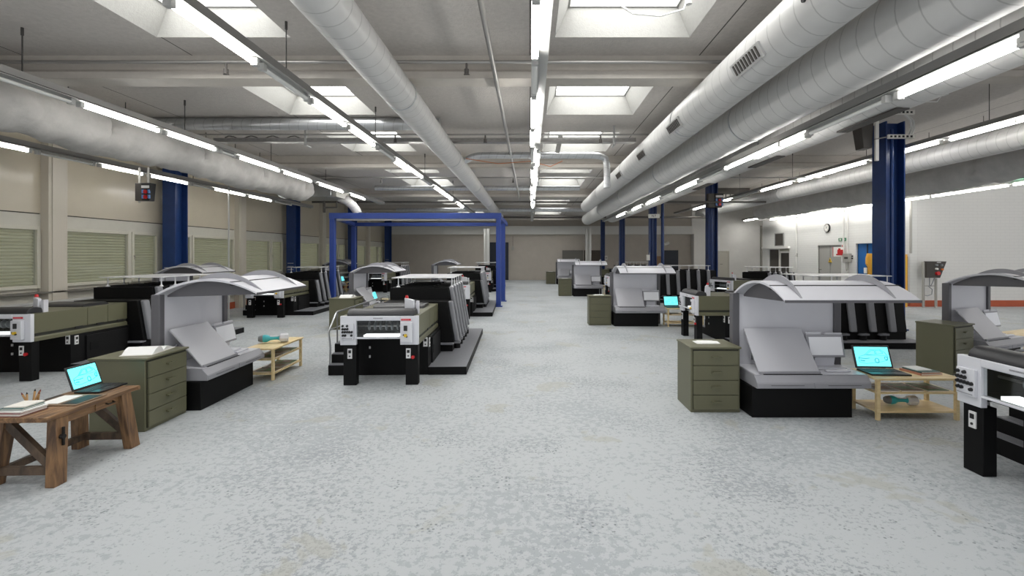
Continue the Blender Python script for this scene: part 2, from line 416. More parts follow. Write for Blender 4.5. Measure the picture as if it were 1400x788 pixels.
for k in range(1, 4):
    y = 4.72 * k; w = .1
    b = MB(); b.prism([(y - w, HH - .22), (y + w, HH - .22), (y + w, HH - .16), (y + w * .6, HH - .13), (y + w * .6, HH), (y - w * .6, HH), (y - w * .6, HH - .13), (y - w, HH - .16)], 'x', XS, XR if y < 9 else 7.27)
    struct(b.build(f'trim_{40 + k}', M['beam']), f'{ORD[k]} beam of the raised right roof')
# ---------------- left wall : posts, panels, windows with closed blinds
b = MB(); b.box(XL - .12, XL - .03, ZF, ZB + .1, .56, .62)          # behind the sill
b.box(XL - .06, XL, ZF, ZB + .1, 0.1, .58); b.box(XL - .06, XL, ZF, ZB + .1, 1.31, 1.45)
struct(b.build('wall_left', M['wall_low']))
b = MB(); b.box(XL - .06, XL, ZF, ZB + .1, 1.462, HC); p = b.build('trim_6', M['upper_panel']); struct(p, 'glossy beige upper panels of the window wall')
b = MB(); b.box(XL - .05, XL - .012, ZF, ZB + .1, 1.45, 1.462); struct(b.build('trim_7', M['joint']), 'dark joint under the beige panels')
b = MB(); b.box(XL - .06, XL + .01, ZF, ZB + .1, 0, .12); struct(b.build('baseboard_left', M['red_base']))
pil = [-1.5, .25, 2.0, 3.8, 5.45, 8.95, 12.5, 16.0]
for i, y in enumerate(pil):
    w = .11
    b = MB(); b.box(XL - .02, XL + .09, y - w, y + w, 0, HC); b.box(XL + .09, XL + .10, y - w + .035, y + w - .035, 0, HC)
    b.build(f'trim_{10 + i}', M['pilaster'], bevel=.004)
    struct(bpy.data.objects[f'trim_{10 + i}'])
colY = [BAY * k - .0 for k in range(1, 6)]
wins = []
edges = sorted([(y, 'p') for y in pil] + [(y + .10, 'c') for y in colY])
for i in range(len(edges) - 1):
    (ya, ka), (yb, kb) = edges[i], edges[i + 1]
    a = ya + (.12 if ka == 'p' else .16); c = yb - (.12 if kb == 'p' else .16)
    if yb > 18.0 or c - a < .5: continue
    if kb == 'c': wins += [(a, a + (c - a) * .66, n + 1), (a + (c - a) * .68, c, n + 2)]
    else: wins += [(a, a + (c - a) * .24, n + 1), (a + (c - a) * .26, c, n + 2)]
for (y0, y1, _) in wins:
    n += 1
    z0, z1, t = .62, 1.31, .038
    f = MB()
    f.box(XL - .06, XL + .015, y0, y0 + t, z0, z1); f.box(XL - .06, XL + .015, y1 - t, y1, z0, z1)
    f.box(XL - .06, XL + .015, y0 + t, y1 - t, z0, z0 + t); f.box(XL - .06, XL + .015, y0 + t, y1 - t, z1 - t, z1)
    root = f.build(f'window_{n}', M['win_frame'], bevel=.003); struct(root)
    q = MB(); nb = 17
    hh = (z1 - z0 - 2 * t) / nb
    for i in range(nb):
        za = z0 + t + i * hh
        pts = [(XL - .050, za), (XL - .030, za + hh * .35), (XL - .032, za + hh * .75), (XL - .052, za + hh * 1.06), (XL - .056, za + hh * 1.06), (XL - .036, za + hh * .72), (XL - .034, za + hh * .36), (XL - .054, za)]
        q.prism(pts, 'y', y0 + t, y1 - t)
    q.build('blind', M['blind'], root, sharp=50)
    g = MB(); g.box(XL - .012, XL - .008, y0 + t, y1 - t, z0 + t, z1 - t); g.build('pane', M['glass'], root)
    if y1 - y0 < .7:
        h = MB(); h.cyl((XL + .015, y0 + .02, .98), (XL + .03, y0 + .02, .98), .006, 8); h.beam((XL + .03, y0 + .02, .985), (XL + .03, y0 + .02, .93), .008, .008); h.build('window_handle', M['pipe'], root)
b = MB(); ya = ZF
for (y0, y1, _) in sorted(wins): b.box(XL - .06, XL, ya, y0, .58, 1.31); ya = y1
b.box(XL - .06, XL, ya, ZB + .1, .58, 1.31); struct(b.build('wall_left', M['wall_low']))
b = MB(); b.box(XL - .02, XL + .10, ZF, ZB, .565, .582); struct(b.build('trim_8', M['sill']), 'grey window ledge along the left wall')
# wall behind far posts of the left wall, pipes below the ledge
for i, (z, r, lab) in enumerate(((.46, .022, 'upper of two white heating pipes under the left window ledge'), (.33, .028, 'lower of two white heating pipes under the left window ledge'))):
    b = MB(); b.cyl((XL + .13, ZF + .2, z), (XL + .13, 17.8, z), r, 12)
    for y in range(0, 18, 2): b.box(XL + .012, XL + .13, y + .3, y + .33, z - .012, z + .012)
    tag(b.build('heating_pipe', M['rail_white']), lab, 'pipe', 'heating pipes under the left windows')

# ---------------- back wall, right-hand walls
b = MB(); b.box(XL - .3, 6.3, ZB, ZB + .2, 0, 1.78); struct(b.build('wall_back', M['grey_wall']))
b = MB(); b.box(XL - .3, 6.3, ZB - .12, ZB + .2, 1.78, 2.10); struct(b.build('trim_30', M['white_band']), 'white lintel above the grey back wall')
b = MB(); b.box(XL - .3, 6.3, ZB + .02, ZB + .2, 2.10, HH); struct(b.build('trim_31', M['grey_wall']), 'strip of wall between lintel and ceiling')
b = MB(); b.box(6.3, 11, ZB - .02, ZB + .2, 0, HH); b.box(6.27, 6.33, ZB - .35, ZB - .02, 0, 1.78); struct(b.build('wall_recess', M['white_wall']))
b = MB(); b.box(10.9, 11, 14.86, ZB, 0, HH); struct(b.build('wall_recess_side', M['white_wall']))
b = MB()
DO = [(11.12, 12.02, 1.225), (9.25, 10.62, 1.24), (13.35, 14.55, 1.16)]     # openings in the clock wall: grey door, blue door, office door
ya = 9.10
for (y0, y1, h) in sorted(DO):
    b.box(7.27, 7.40, ya, y0, 0, HH); b.box(7.27, 7.40, y0, y1, h, HH); ya = y1
b.box(7.27, 7.40, ya, 14.86, 0, HH)
struct(b.build('wall_right', M['brick_x']))
b = MB(); b.box(7.4, 11, 14.80, 14.86, 0, HH); struct(b.build('wall_office', M['white_wall']))
b = MB(); b.box(7.40, XR, 9.10, 9.25, .12, HH); struct(b.build('wall_front', M['brick_y']))
b = MB(); b.box(7.40, XR, 9.09, 9.25, 0, .12); b.box(7.262, 7.40, 9.088, 9.24, 0, .12); struct(b.build('baseboard_right', M['red_base']))
b = MB(); b.cyl((7.235, 14.9, 0), (7.235, 14.9, 1.9), .035, 12); struct(b.build('trim_32', M['sill']), 'dark corner guard at the end of the clock wall')
# doors -----------------------------------------------------------------
def door(num, label, m, x0, x1, y0, y1, h, axis, fr=None, hand=True):
    r = MB()
    if axis == 'x': r.box(x0, x1, y0, y1, 0, h)
    else: r.box(x0, x1, y0, y1, 0, h)
    d = r.build(f'door_{num}', m, bevel=.004); struct(d, label)
    f = MB(); t = .03
    if axis == 'x':
        xx = x0 - .012
        f.box(xx, x1, y0 - t, y0, 0, h + t); f.box(xx, x1, y1, y1 + t, 0, h + t); f.box(xx, x1, y0, y1, h, h + t)
    else:
        yy = y0 - .012
        f.box(x0 - t, x0, yy, y1, 0, h + t); f.box(x1, x1 + t, yy, y1, 0, h + t); f.box(x0, x1, yy, y1, h, h + t)
    f.build('door_frame', fr or m, d)
    if hand:
        q = MB()
        if axis == 'x': q.cyl((x0, y1 - .07, .62), (x0 - .03, y1 - .07, .62), .008, 8); q.beam((x0 - .03, y1 - .07, .62), (x0 - .03, y1 - .15, .62), .01, .012)
        else: q.cyl((x0 + .07, y0, .62), (x0 + .07, y0 - .03, .62), .008, 8); q.beam((x0 + .07, y0 - .03, .62), (x0 + .15, y0 - .03, .62), .01, .012)
        q.build('door_handle', M['pipe_dark'], d)
    return d
dg = door(1, 'grey steel double door with warning triangle under the clock', M['door_grey'], 7.30, 7.34, 11.12, 12.02, 1.225, 'x', M['metal_frame'])
s = MB(); s.box(7.296, 7.30, 11.568, 11.572, 0, 1.22); s.build('door_seam', M['joint'], dg)
w = MB(); w.prism([(11.50, .80), (11.64, .80), (11.57, .92)], 'x', 7.292, 7.30); wt = w.build('warning_sign', M['sign_yellow'], dg)
w = MB(); w.prism([(11.563, .835), (11.577, .835), (11.581, .882), (11.559, .882)], 'x', 7.288, 7.292); w.box(7.288, 7.292, 11.563, 11.577, .812, .826)
w.prism([(11.50, .80), (11.64, .80), (11.634, .806), (11.506, .806)], 'x', 7.288, 7.292); w.build('exclamation_mark', M['dark'], wt)
db = door(2, 'bright blue sliding door in the clock wall behind the yellow gate', M['blue_door'], 7.32, 7.36, 9.25, 10.62, 1.24, 'x', M['blue_door'], False)
w = MB()
for y in (9.55, 9.95, 10.3): w.box(7.308, 7.32, y, y + .03, 0, 1.22)
w.box(7.305, 7.32, 9.6, 9.78, .1, 1.05); w.build('door_rib', M['navy'], db)
do = door(3, 'white framed glazed office door at the far end of the clock wall', M['door_pale'], 7.33, 7.36, 13.35, 13.98, 1.16, 'x', M['white_band'])
w = MB(); w.box(7.322, 7.33, 13.44, 13.89, .45, 1.04); w.build('door_pane', M['box_dark'], do)
w = MB(); w.box(7.315, 7.322, 13.40, 13.44, .40, 1.09); w.box(7.315, 7.322, 13.89, 13.93, .40, 1.09); w.box(7.315, 7.322, 13.44, 13.89, .40, .45); w.box(7.315, 7.322, 13.44, 13.89, 1.04, 1.09); w.build('pane_frame', M['white_band'], do)
n += 1
w = MB(); w.box(7.33, 7.37, 14.0, 14.55, 0, 1.14); w = w.build(f'window_{n}', M['box_dark']); struct(w, 'grey side light beside the white office door')
n += 1
w = MB(); w.box(7.255, 7.275, 13.62, 14.08, 1.26, 1.60); w = w.build(f'window_{n}', M['box_dark']); struct(w, 'small dark window above the white office door')
q = MB(); q.box(7.24, 7.255, 13.60, 13.62, 1.24, 1.62); q.box(7.24, 7.255, 14.08, 14.10, 1.24, 1.62); q.box(7.24, 7.255, 13.62, 14.08, 1.24, 1.26); q.box(7.24, 7.255, 13.62, 14.08, 1.60, 1.62); q.build('window_frame', M['metal_frame'], w)
b = MB(); b.box(7.20, 7.27, 13.30, 14.80, 1.17, 1.225); struct(b.build('trim_33', M['white_band']), 'white lintel rail over the office door')
yb = ZB - .025
door(4, 'grey double door in the back wall right of the aisle', M['door_dull'], 1.28, 2.03, yb, ZB, 1.13, 'y', M['door_dull'])
door(5, 'dark brown door in the back wall behind the pale column', M['door_brown'], 2.13, 2.75, yb, ZB, 1.13, 'y', M['door_brown'])
door(6, 'navy door in the back wall right of the blue columns', M['navy'], 5.20, 5.74, yb, ZB, 1.13, 'y', M['navy'])
door(7, 'tall navy door in the back wall behind the blue gantry leg', M['navy'], -1.55, -.88, yb, ZB, 1.44, 'y', M['navy'])
door(8, 'pale door in the white recess wall', M['door_pale'], 7.34, 7.72, yb - .02, ZB - .02, 1.10, 'y', M['door_pale'])
b = MB(); b.box(4.83, 5.15, yb - .01, ZB, 0, .93); struct(b.build('trim_34', mat('tan_board', rgb(150, 118, 88), 0.6)), 'tan board on the back wall')

# ---------------- columns
def hcol(name, label, x, y, w, d, z1, m, flange_x=True, group=None):
    b = MB(); t = .018
    if flange_x:
        b.box(x - w / 2, x - w / 2 + t, y - d / 2, y + d / 2, 0, z1); b.box(x + w / 2 - t, x + w / 2, y - d / 2, y + d / 2, 0, z1)
        b.box(x - w / 2 + t, x + w / 2 - t, y - .012, y + .012, 0, z1)
    else:
        b.box(x - w / 2, x + w / 2, y - d / 2, y - d / 2 + t, 0, z1); b.box(x - w / 2, x + w / 2, y + d / 2 - t, y + d / 2, 0, z1)
        b.box(x - .012, x + .012, y - d / 2 + t, y + d / 2 - t, 0, z1)
    c = b.build(name, m, bevel=.003)
    tag(c, label, 'column', group); return c
RC = ['first and nearest', 'second', 'third', 'fourth', 'fifth']
cols = []
RCOL = [(4.79, 6.36, .255, HH - .2), (4.27, 11.2, .215, HH - .2), (2.86, 11.12, .155, HB), (2.65, 13.75, .15, HB), (2.70, 17.72, .15, HB)]
for k, (x, y, w, zt) in enumerate(RCOL):
    c = hcol('steel_column', f'{RC[k]} blue steel column of the row right of the aisle', x, y, w, w, zt, M['blue'], True, 'blue columns right of the aisle')
    s_ = w / .15
    q = MB(); q.cyl((x - .015 * s_, y - .055 * s_, 0.02), (x - .015 * s_, y - .055 * s_, zt - .1), .012 * s_, 8); q.build('conduit', M['blue'], c)
    q = MB(); q.box(x - .09 * s_, x - w / 2, y - .09 * s_, y + .09 * s_, 0, .02); q.box(x + w / 2, x + .09 * s_, y - .09 * s_, y + .09 * s_, 0, .02); q.build('base_plate', M['blue'], c)
    cols.append(c)
LC = ['first', 'second', 'third', 'fourth']
for k in range(4):
    y = BAY * (k + 2) + .02
    c = hcol('steel_column', f'{LC[k]} blue steel column from the front along the left window wall', XL + .20, y, .19, .26, HC, M['blue'], False, 'blue columns at the window wall')
    q = MB()
    for z in (.66, .73, .80): q.box(XL + .135, XL + .265, y - .1335, y - .13, z, z + .008)
    q.build('marking_strip', M['label'], c)
for x, lab in ((-1.62, 'white column at the back wall behind the blue gantry'), (2.16, 'white column at the back wall beside the brown door')):
    b = MB(); b.box(x - .10, x - .035, 17.6, 17.8, 0, 1.95); b.box(x + .02, x + .10, 17.6, 17.8, 0, 1.95); b.box(x - .035, x + .02, 17.68, 17.72, 0, 1.95)
    tag(b.build('white_column', M['white_band']), lab, 'column')
b = MB(); b.cyl((3.13, 11.25, 0), (3.13, 11.25, HB), .037, 12); tag(b.build('downpipe', M['blue']), 'thin round blue pipe standing right of the column with the white sign', 'pipe')

# blue gantry frame
g = thing('gantry_frame', 'blue square steel gantry frame standing over the middle presses', 'gantry', (-2.2, 9.1, 0))
def gm(name, bm, m=None): return bm.build(name, m or M['blue_bright'], g, bevel=.003)
GX, GY = -2.2, 9.1
def gb(x0, x1, y0, y1, z0, z1): q = MB(); q.box(x0 - GX, x1 - GX, y0 - GY, y1 - GY, z0, z1); return q
for (x, y) in ((-3.78, 9.1), (-.607, 9.1), (-.58, 10.15), (-4.12, 11.1)):
    p = gm('leg', gb(x - .045, x + .045, y - .05, y + .05, 0, 1.68 if y < 9.5 else 1.66))
    q = MB(); q.box(x - .075 - GX, x + .075 - GX, y - .08 - GY, y + .08 - GY, 0, .015); q.build('foot_plate', M['blue_bright'], p)
gm('front_beam', gb(-3.83, -.555, 9.04, 9.16, 1.68, 1.79))
gm('rear_beam', gb(-4.17, -.53, 11.05, 11.15, 1.66, 1.74))
q = MB(); q.beam((-3.78 - GX, 9.16 - GY, 1.72), (-4.12 - GX, 11.05 - GY, 1.70), .09, .08); gm('side_beam', q)
q = MB(); q.beam((-.607 - GX, 9.16 - GY, 1.72), (-.57 - GX, 11.05 - GY, 1.70), .09, .08); gm('side_beam', q)
gm('light_strip', gb(-3.7, -.67, 9.07, 9.13, 1.645, 1.68), M['rail_white'])

# ---------------- round ducts
def duct(name, label, pts, r, m, cat='duct', seg=28, rings=(), group=None):
    o = MB().sweep(pts, r, seg, True).build(name, m, None, sharp=60); tag(o, label, cat, group)
    for y in rings:
        p = None
        for a_, b_ in zip(pts, pts[1:]):
            a_, b_ = Vector(a_), Vector(b_)
            if (a_.y - y) * (b_.y - y) <= 0 and abs(a_.y - b_.y) > 1e-6:
                t = (y - a_.y) / (b_.y - a_.y); p = a_ + (b_ - a_) * t; d = (b_ - a_).normalized()
        if p is not None: MB().sweep([p - d * .008, p + d * .008], (r if not isinstance(r, list) else r[0]) + .005, seg, True).build('seam_ring', M['duct_metal'], o, sharp=60)
    return o
def straight(x, h, y0, y1, k=12): return [(x, y0 + (y1 - y0) * i / k, 1 + h) for i in range(k + 1)]
duct('ventilation_duct', 'long white spiral duct running to the back left of the centre lights', straight(-.93, 1.145, -2, 14.4), .112, M['duct'], rings=(3.4, 5.6, 7.9, 10.3))
A = duct('ventilation_duct', 'upper white spiral duct with grilles right of the aisle, higher of the pair', straight(1.315, 1.13, -2, 11.1), .137, M['duct'], rings=(4.0, 6.3, 8.6))
for y in (2.62, 3.95, 5.1, 6.4):
    q = MB(); an = math.radians(208)
    for i in range(2):
        pass
    c, s_ = math.cos(an), math.sin(an); r0 = .138
    P = lambda t, yy, rr=r0: (1.315 + rr * math.cos(an + t), yy, 2.13 + rr * math.sin(an + t))
    q.hexa([P(-.28, y - .17), P(.28, y - .17), P(.28, y + .17), P(-.28, y + .17)], [P(-.28, y - .17, .15), P(.28, y - .17, .15), P(.28, y + .17, .15), P(-.28, y + .17, .15)])
    v = q.build('duct_grille', M['rail_white'], A)
    q = MB()
    for i in range(9):
        yy = y - .14 + i * .033
        q.hexa([P(-.2, yy, .148), P(.2, yy, .148), P(.2, yy + .014, .148), P(-.2, yy + .014, .148)], [P(-.2, yy, .153), P(.2, yy, .153), P(.2, yy + .014, .153), P(-.2, yy + .014, .153)])
    q.build('grille_slots', M['box_dark'], v)
q = MB(); q.cyl((1.315 - .13, 2.05, 2.10), (1.315 - .142, 2.05, 2.098), .012, 12); q.build('port_cap', M['dark'], A)
duct('ventilation_duct', 'largest white spiral duct of the pair, lower and right of the grille duct', straight(1.71, 1.05, -2, 14.2), .17, M['duct'], rings=(3.7, 6.0, 8.4, 11.0))
Cd = duct('ventilation_duct', 'white spiral duct with dark slot vents right of the bright tube lights', straight(2.27, 1.05, -2, 13.2), .165, M['duct'], rings=(4.4, 7.6, 10.2))
for y in (3.15, 4.55, 6.2):
    q = MB(); q.box(2.21, 2.29, y - .28, y + .28, 1.878, 1.888); v = q.build('slot_vent', M['box_dark'], Cd)
duct('ventilation_duct', 'narrow white duct behind the blue column, under the far right light row', straight(5.52, 1.33, 1, 15.5), .145, M['duct'], rings=(4.0, 7.2, 10.4))
duct('cross_duct', 'shiny galvanised duct crossing the left ceiling under the second skylight', [(-5.4 + i * .37, 5.06, 2.388) for i in range(13)], .064, M['duct_metal'], seg=20)
hook = [(-.86, 5.98, 2.17), (-.80, 5.98, 2.19), (-.74, 6.0, 2.225), (-.66, 6.0, 2.247), (-.52, 6.0, 2.25)] + [(-.4 + .15 * i, 6.0, 2.25) for i in range(8)] + [(.80, 6.0, 2.25), (.88, 6.0, 2.242), (.945, 6.0, 2.21), (.965, 6.0, 2.15), (.968, 6.0, 2.05), (.968, 6.0, 1.84)]
duct('cross_duct', 'bent galvanised duct arching between the two white ducts', hook, .042, M['duct_metal'], seg=18)
duct('cross_duct', 'thin galvanised duct crossing far under the fifth skylight', [(-3.0 + i * .36, 9.2, 2.28) for i in range(12)], .045, M['duct_metal'], seg=16)
duct('cross_duct', 'farthest galvanised duct crossing in front of the lintel', [(-3.6 + i * .6, 12.8, 2.20) for i in range(10)], .05, M['duct_metal'], seg=16)
# canvas ducts: baggy cloth tubes
def canvas(name, label, x, h, y0, y1, r, seed):
    rnd = random.Random(seed); bm = MB(); nn, sg = 150, 40
    for i in range(nn + 1):
        t = i / nn; y = y0 + (y1 - y0) * t
        rr = r * (1.0 if t < .97 else max(.15, math.sqrt(max(0, 1 - ((t - .97) / .03) ** 2))))
        tie = min(1.0, abs(((y * .83 + seed) % 1.0) - .5) * 9 + .72)
        for j in range(sg):
            a = 2 * math.pi * j / sg
            w = 1 + .06 * math.sin(9 * y + 2.6 * math.sin(a + y)) * math.cos(a * 2 + y) + .05 * math.sin(21 * y + a * 4 + seed) * math.sin(3.3 * y + a) + .03 * math.sin(37 * y - a * 5) + rnd.uniform(-.022, .022)
            sag = .035 * (1 - math.sin(a)) * math.sin(3.1 * y + seed)
            k = w * (tie if math.sin(a) > -.4 else 1)
            bm.v.append((x + rr * k * math.cos(a), y, 1 + h + rr * k * math.sin(a) * (1.0 if math.sin(a) < 0 else .9) - sag * r))
    for i in range(nn):
        for j in range(sg):
            j2 = (j + 1) % sg; bm.f.append((i * sg + j, i * sg + j2, (i + 1) * sg + j2, (i + 1) * sg + j)); bm.mi.append(0)
    bm.f.append(tuple(range(sg))); bm.mi.append(0); bm.f.append(tuple(nn * sg + j for j in range(sg))); bm.mi.append(0)
    o = bm.build(name, M['canvas'], None, sharp=75); tag(o, label, 'duct')
    q = MB()
    for i in range(14):
        y = y0 + .2 + (y1 - y0 - .5) * i / 13
        q.cyl((x, y, 1 + h + r * .8), (x, y, (HC if x < 0 else HH)), .004, 6)
    q.build('hanger_wire', M['wire'], o)
    return o
canvas('canvas_duct', 'wrinkled grey canvas air duct hanging along the left windows', -3.88, 1.115, .4, 8.25, .205, 1)
canvas('canvas_duct', 'wrinkled dark grey canvas air duct hanging on the far right', 6.38, 1.22, 1, 13.4, .245, 4)
# air handling unit after the canvas duct
t = thing('air_unit', 'grey sheet metal air unit at the end of the left canvas duct', 'air unit', (-3.98, 9.0, 2.0))
q = MB(); q.box(-.45, .35, -.35, .35, .05, .30); q.build('housing', M['duct_metal'], t, bevel=.01)
q = MB(); q.cyl((-.33, -.65, .14), (-.33, -.35, .14), .16, 20); q.build('collar', M['duct_metal'], t)
q = MB(); q.sweep([(.3, .2, .1), (.42, .2, .05), (.52, .25, -.04), (.58, .3, -.14), (.6, .3, -.2)], .085, 16); q.build('elbow', M['duct'], t)
q = MB(); q.box(.35, .43, -.3, .3, .06, .28); q.build('flange', M['box_grey'], t)

# ---------------- pipes, trays and sprinkler lines
def pipe(label, pts, r, m, drops=(), name='ceiling_pipe', cat='pipe', group=None):
    o = MB().sweep(pts, r, 10, True).build(name, m, None, sharp=60); tag(o, label, cat, group)
    for (x, y, z) in drops:
        q = MB(); q.cyl((x, y, z + .004), (x, y, z - .05), .008, 8); q.cyl((x, y, z - .05), (x, y, z - .085), .016, 10); q.box(x - .02, x + .02, y - .005, y + .005, z - .09, z - .085)
        q.build('sprinkler_head', M['pipe_dark'], o)
    return o
pipe('steel pipe running to the back between left duct and centre lights', [(-.245, -1.5 + i, 2.25) for i in range(14)], .016, M['pipe'])
pipe('sprinkler pipe in front of the first ceiling beam', [(-5.2 + i * .7, 3.36, 2.36) for i in range(13)], .012, M['pipe'], [(-3.9, 3.36, 2.36), (-2.15, 3.36, 2.36), (-.45, 3.36, 2.36)], group='sprinkler pipes')
pipe('sprinkler pipe in front of the perforated cable tray', [(-5.2 + i * .7, 5.28, 2.33) for i in range(11)], .010, M['pipe'], [(-1.5, 5.28, 2.33), (-.5, 5.28, 2.33), (.78, 5.28, 2.33)], group='sprinkler pipes')
pipe('sprinkler pipe just beyond the second ceiling beam', [(-5.2 + i * .8, 8.3, 2.34) for i in range(14)], .012, M['pipe'], [(-2.6, 8.3, 2.34), (-.3, 8.3, 2.34)], group='sprinkler pipes')
pipe('dark pipe crossing the far ceiling beneath the sixth skylights', [(-5 + i * .8, 10.9, 2.2) for i in range(14)], .022, M['pipe_dark'])
pipe('dark pipe crossing just before the back lintel', [(-5 + i * .8, 14.6, 2.14) for i in range(14)], .03, M['pipe_dark'])
pipe('white vertical pipe at the corner of the brick wall', [(7.235, 9.04, 1.02), (7.235, 9.04, 2.7)], .022, M['box_grey'])
pipe('thin white pole standing at the left windows', [(-4.63, 7.3, 0), (-4.63, 7.3, 2.2)], .012, M['rail_white'])
for x, lab in ((7.20, 'left'), (7.20, 'right')): pass
for y, lab in ((10.86, 'white conduit on the clock wall nearest the blue door'), (11.0, 'grey conduit running down to the electrical box'), (12.95, 'white conduit left of the grey double door')):
    pipe(lab, [(7.245, y, 1.03 if y == 11.0 else .3), (7.245, y, 2.12)], .016, M['white_band'], name='conduit')
t = thing('cable_tray', 'perforated steel cable tray crossing the ceiling under the skylights', 'cable tray', (-1.2, 5.45, 2.28))
q = MB(); q.box(-2.4, 2.4, -.05, -.045, 0, .045); q.box(-2.4, 2.4, .045, .05, 0, .045); q.box(-2.4, 2.4, -.045, .045, 0, .005); q.build('tray_channel', M['pipe'], t)
q = MB()
for i in range(70): q.box(-2.38 + i * .068, -2.345 + i * .068, -.052, -.05, .018, .03)
q.build('slot_row', M['rail_grey'], t)
for x in (-1.35, 2.15):
    q = MB(); q.box(x - .012, x + .012, -.065, -.05, -.04, .18); q.box(x - .012, x + .012, -.065, .06, -.045, -.035); q.build('hanger', M['rail_white'], t)
q = MB(); q.sweep([(-2.3 + .05 * i, 0, .06 + .02 * math.sin(i * 1.3)) for i in range(20)], .006, 6); q.build('loose_cable', M['pipe_dark'], t)
t = thing('cable_tray', 'white wall trunking with a tube lamp running along the clock wall', 'cable tray', (7.05, 8, 2.03))
q = MB(); q.box(-.04, .04, -4, 6.6, 0, .05); q.build('tray_channel', M['white_band'], t)
for y in (-2.2, .6, 2.6, 4.2): q = MB(); q.beam((.04, y, .02), (.22 if y > 1.2 else .1, y, .02), .02, .03); q.beam((0, y, .05), (.03, y + .05, .33), .012, .012); q.build('bracket', M['white_band'], t)
for y in (-3.8, -2.4, -1.0, .4, 1.8, 3.2, 4.6): q = MB(); q.box(-.045, -.005, y, y + 1.3, -.03, 0); q.build('tube_lamp', M['tube_on'], t)
q = MB(); q.cyl((0, -1.6, .05), (0, -1.6, .16), .03, 10); q.box(-.12, -.02, -1.3, -1.05, .04, .07); q.build('clamp', M['exit_green'], t)
t = thing('pipe_bracket', 'dark square pipe bracket hanging under the ceiling left of the gantry', 'bracket', (-4.14, 9.55, 1.84))
q = MB(); q.box(-.02, .02, -.02, .02, 0, .62); q.build('hanger_bar', M['pipe_dark'], t)
q = MB(); q.sweep([(0, 0, .10), (.24, 0, .10), (.25, 0, .11), (.25, 0, .36)], .016, 10); q.build('side_loop', M['pipe_dark'], t)
t = thing('junction_strip', 'row of small white junction boxes on the far right under the roof', 'junction box', (5.9, 14.0, 2.60))
q = MB(); q.box(-.45, .55, -.03, .03, .0, .35); q.build('mounting_rail', M['pipe_dark'], t)
for i in range(4): q = MB(); q.box(-.40 + i * .13, -.31 + i * .13, -.05, -.03, .06, .16); q.build('junction_box', M['sign_white'], t)
t = thing('wall_bracket', 'white bracket plate hanging beside the centre light rail', 'bracket', (.34, 5.62, 2.20))
q = MB(); q.beam((-.02, 0, 0), (.03, .12, .25), .055, .008, (0, -1, .3)); q.build('plate', M['rail_white'], t)
# ---------------- light rows
def light_row(prefix, x, z, y0, y1, segs, rowgroup, wires=(), w=.05, top=HC):
    if True:
        t = thing('light_rail', f'{prefix} trunking rail of tube lights', 'light rail', (x, y0, z))
        q = MB(); q.box(-w * .5, w * .5, 0, y1 - y0, 0.02, .065); q.build('channel', M['rail_grey'], t)
        q = MB(); q.prism([(-w * .9, .002), (0, .018), (w * .9, .002), (w * .9, .006), (0, .024), (-w * .9, .006)], 'y', 0, y1 - y0); q.build('reflector', M['rail_white'], t)
        for y in wires:
            q = MB(); q.cyl((0, y - y0, .065), (0, y - y0, top - z), .004, 6); q.cyl((0, y - y0, top - z - .05), (0, y - y0, top - z), .008, 8); q.build('hanger_wire', M['wire'], t)
    for i, (a, c, on, dx) in enumerate(segs):
        u = thing('tube_light', f'{"lit" if on else "unlit"} tube light, number {i + 1} from the front on the {prefix} rail', 'tube light', (x + dx, a, z), 0, rowgroup)
        q = MB(); L_ = c - a; tw = w * .38
        q.prism([(tw * math.cos(an_ * math.pi / 7), -.020 + .012 * math.sin(an_ * math.pi / 7)) for an_ in range(14)], 'y', .03, L_ - .03); q.build('tube', M['tube_on'] if on else M['tube_off'], u)
        for yy in (0, c - a - .03):
            q = MB(); q.box(-.018, .018, yy, yy + .03, -.036, .004); q.build('end_cap', M['rail_white'], u)
light_row('inner left', -1.53, 2.085, .3, 13.5, [(1.2, 1.95, 1, 0), (2.0, 2.66, 1, .0), (2.7, 3.27, 0, 0), (3.3, 3.94, 1, 0), (3.98, 4.66, 1, 0), (4.75, 5.35, 0, 0), (5.4, 6.1, 1, -.03), (5.7, 6.6, 1, .03), (6.7, 7.3, 0, 0), (7.5, 8.4, 1, 0), (8.45, 9.3, 1, 0), (9.9, 10.8, 1, 0)], 'tube lights of the inner left row', (2.98, 4.7, 6.9, 9.4))
light_row('outer left', -3.27, 2.105, .3, 10.6, [(1.7, 2.6, 1, 0), (2.62, 3.4, 0, 0), (3.44, 4.2, 1, 0), (4.24, 4.95, 1, 0), (5.0, 5.25, 0, 0), (5.3, 6.2, 1, 0), (6.25, 7.1, 1, 0), (7.3, 8.3, 1, 0), (8.6, 9.4, 1, 0)], 'tube lights of the outer left row', (3.06, 4.5, 6.0, 7.6))
light_row('window side', -4.68, 1.985, .3, 10.2, [(3.0, 3.6, 0, 0), (3.62, 4.45, 1, 0), (4.5, 5.1, 0, 0), (5.15, 5.75, 1, 0), (5.82, 6.5, 1, 0), (6.55, 6.95, 0, 0), (7.0, 7.8, 1, 0), (7.85, 8.6, 1, 0), (8.7, 9.3, 0, 0)], 'tube lights of the window side row', (3.9, 5.0, 6.6), w=.045)
light_row('centre', .055, 2.10, .3, 16, [(1.2, 1.95, 1, -.03), (2.0, 2.62, 1, -.03), (2.66, 3.2, 0, -.03), (3.25, 4.05, 1, -.03), (4.1, 4.75, 1, -.035), (4.8, 5.5, 0, -.03), (5.0, 5.8, 1, .03), (6.0, 6.7, 1, -.03), (6.6, 7.4, 1, .03), (7.5, 8.4, 1, -.03), (8.6, 9.5, 1, -.03), (10, 11, 1, 0), (12, 13, 0, 0)], 'tube lights of the centre row', (3.0, 4.6, 6.4, 8.4), w=.05)
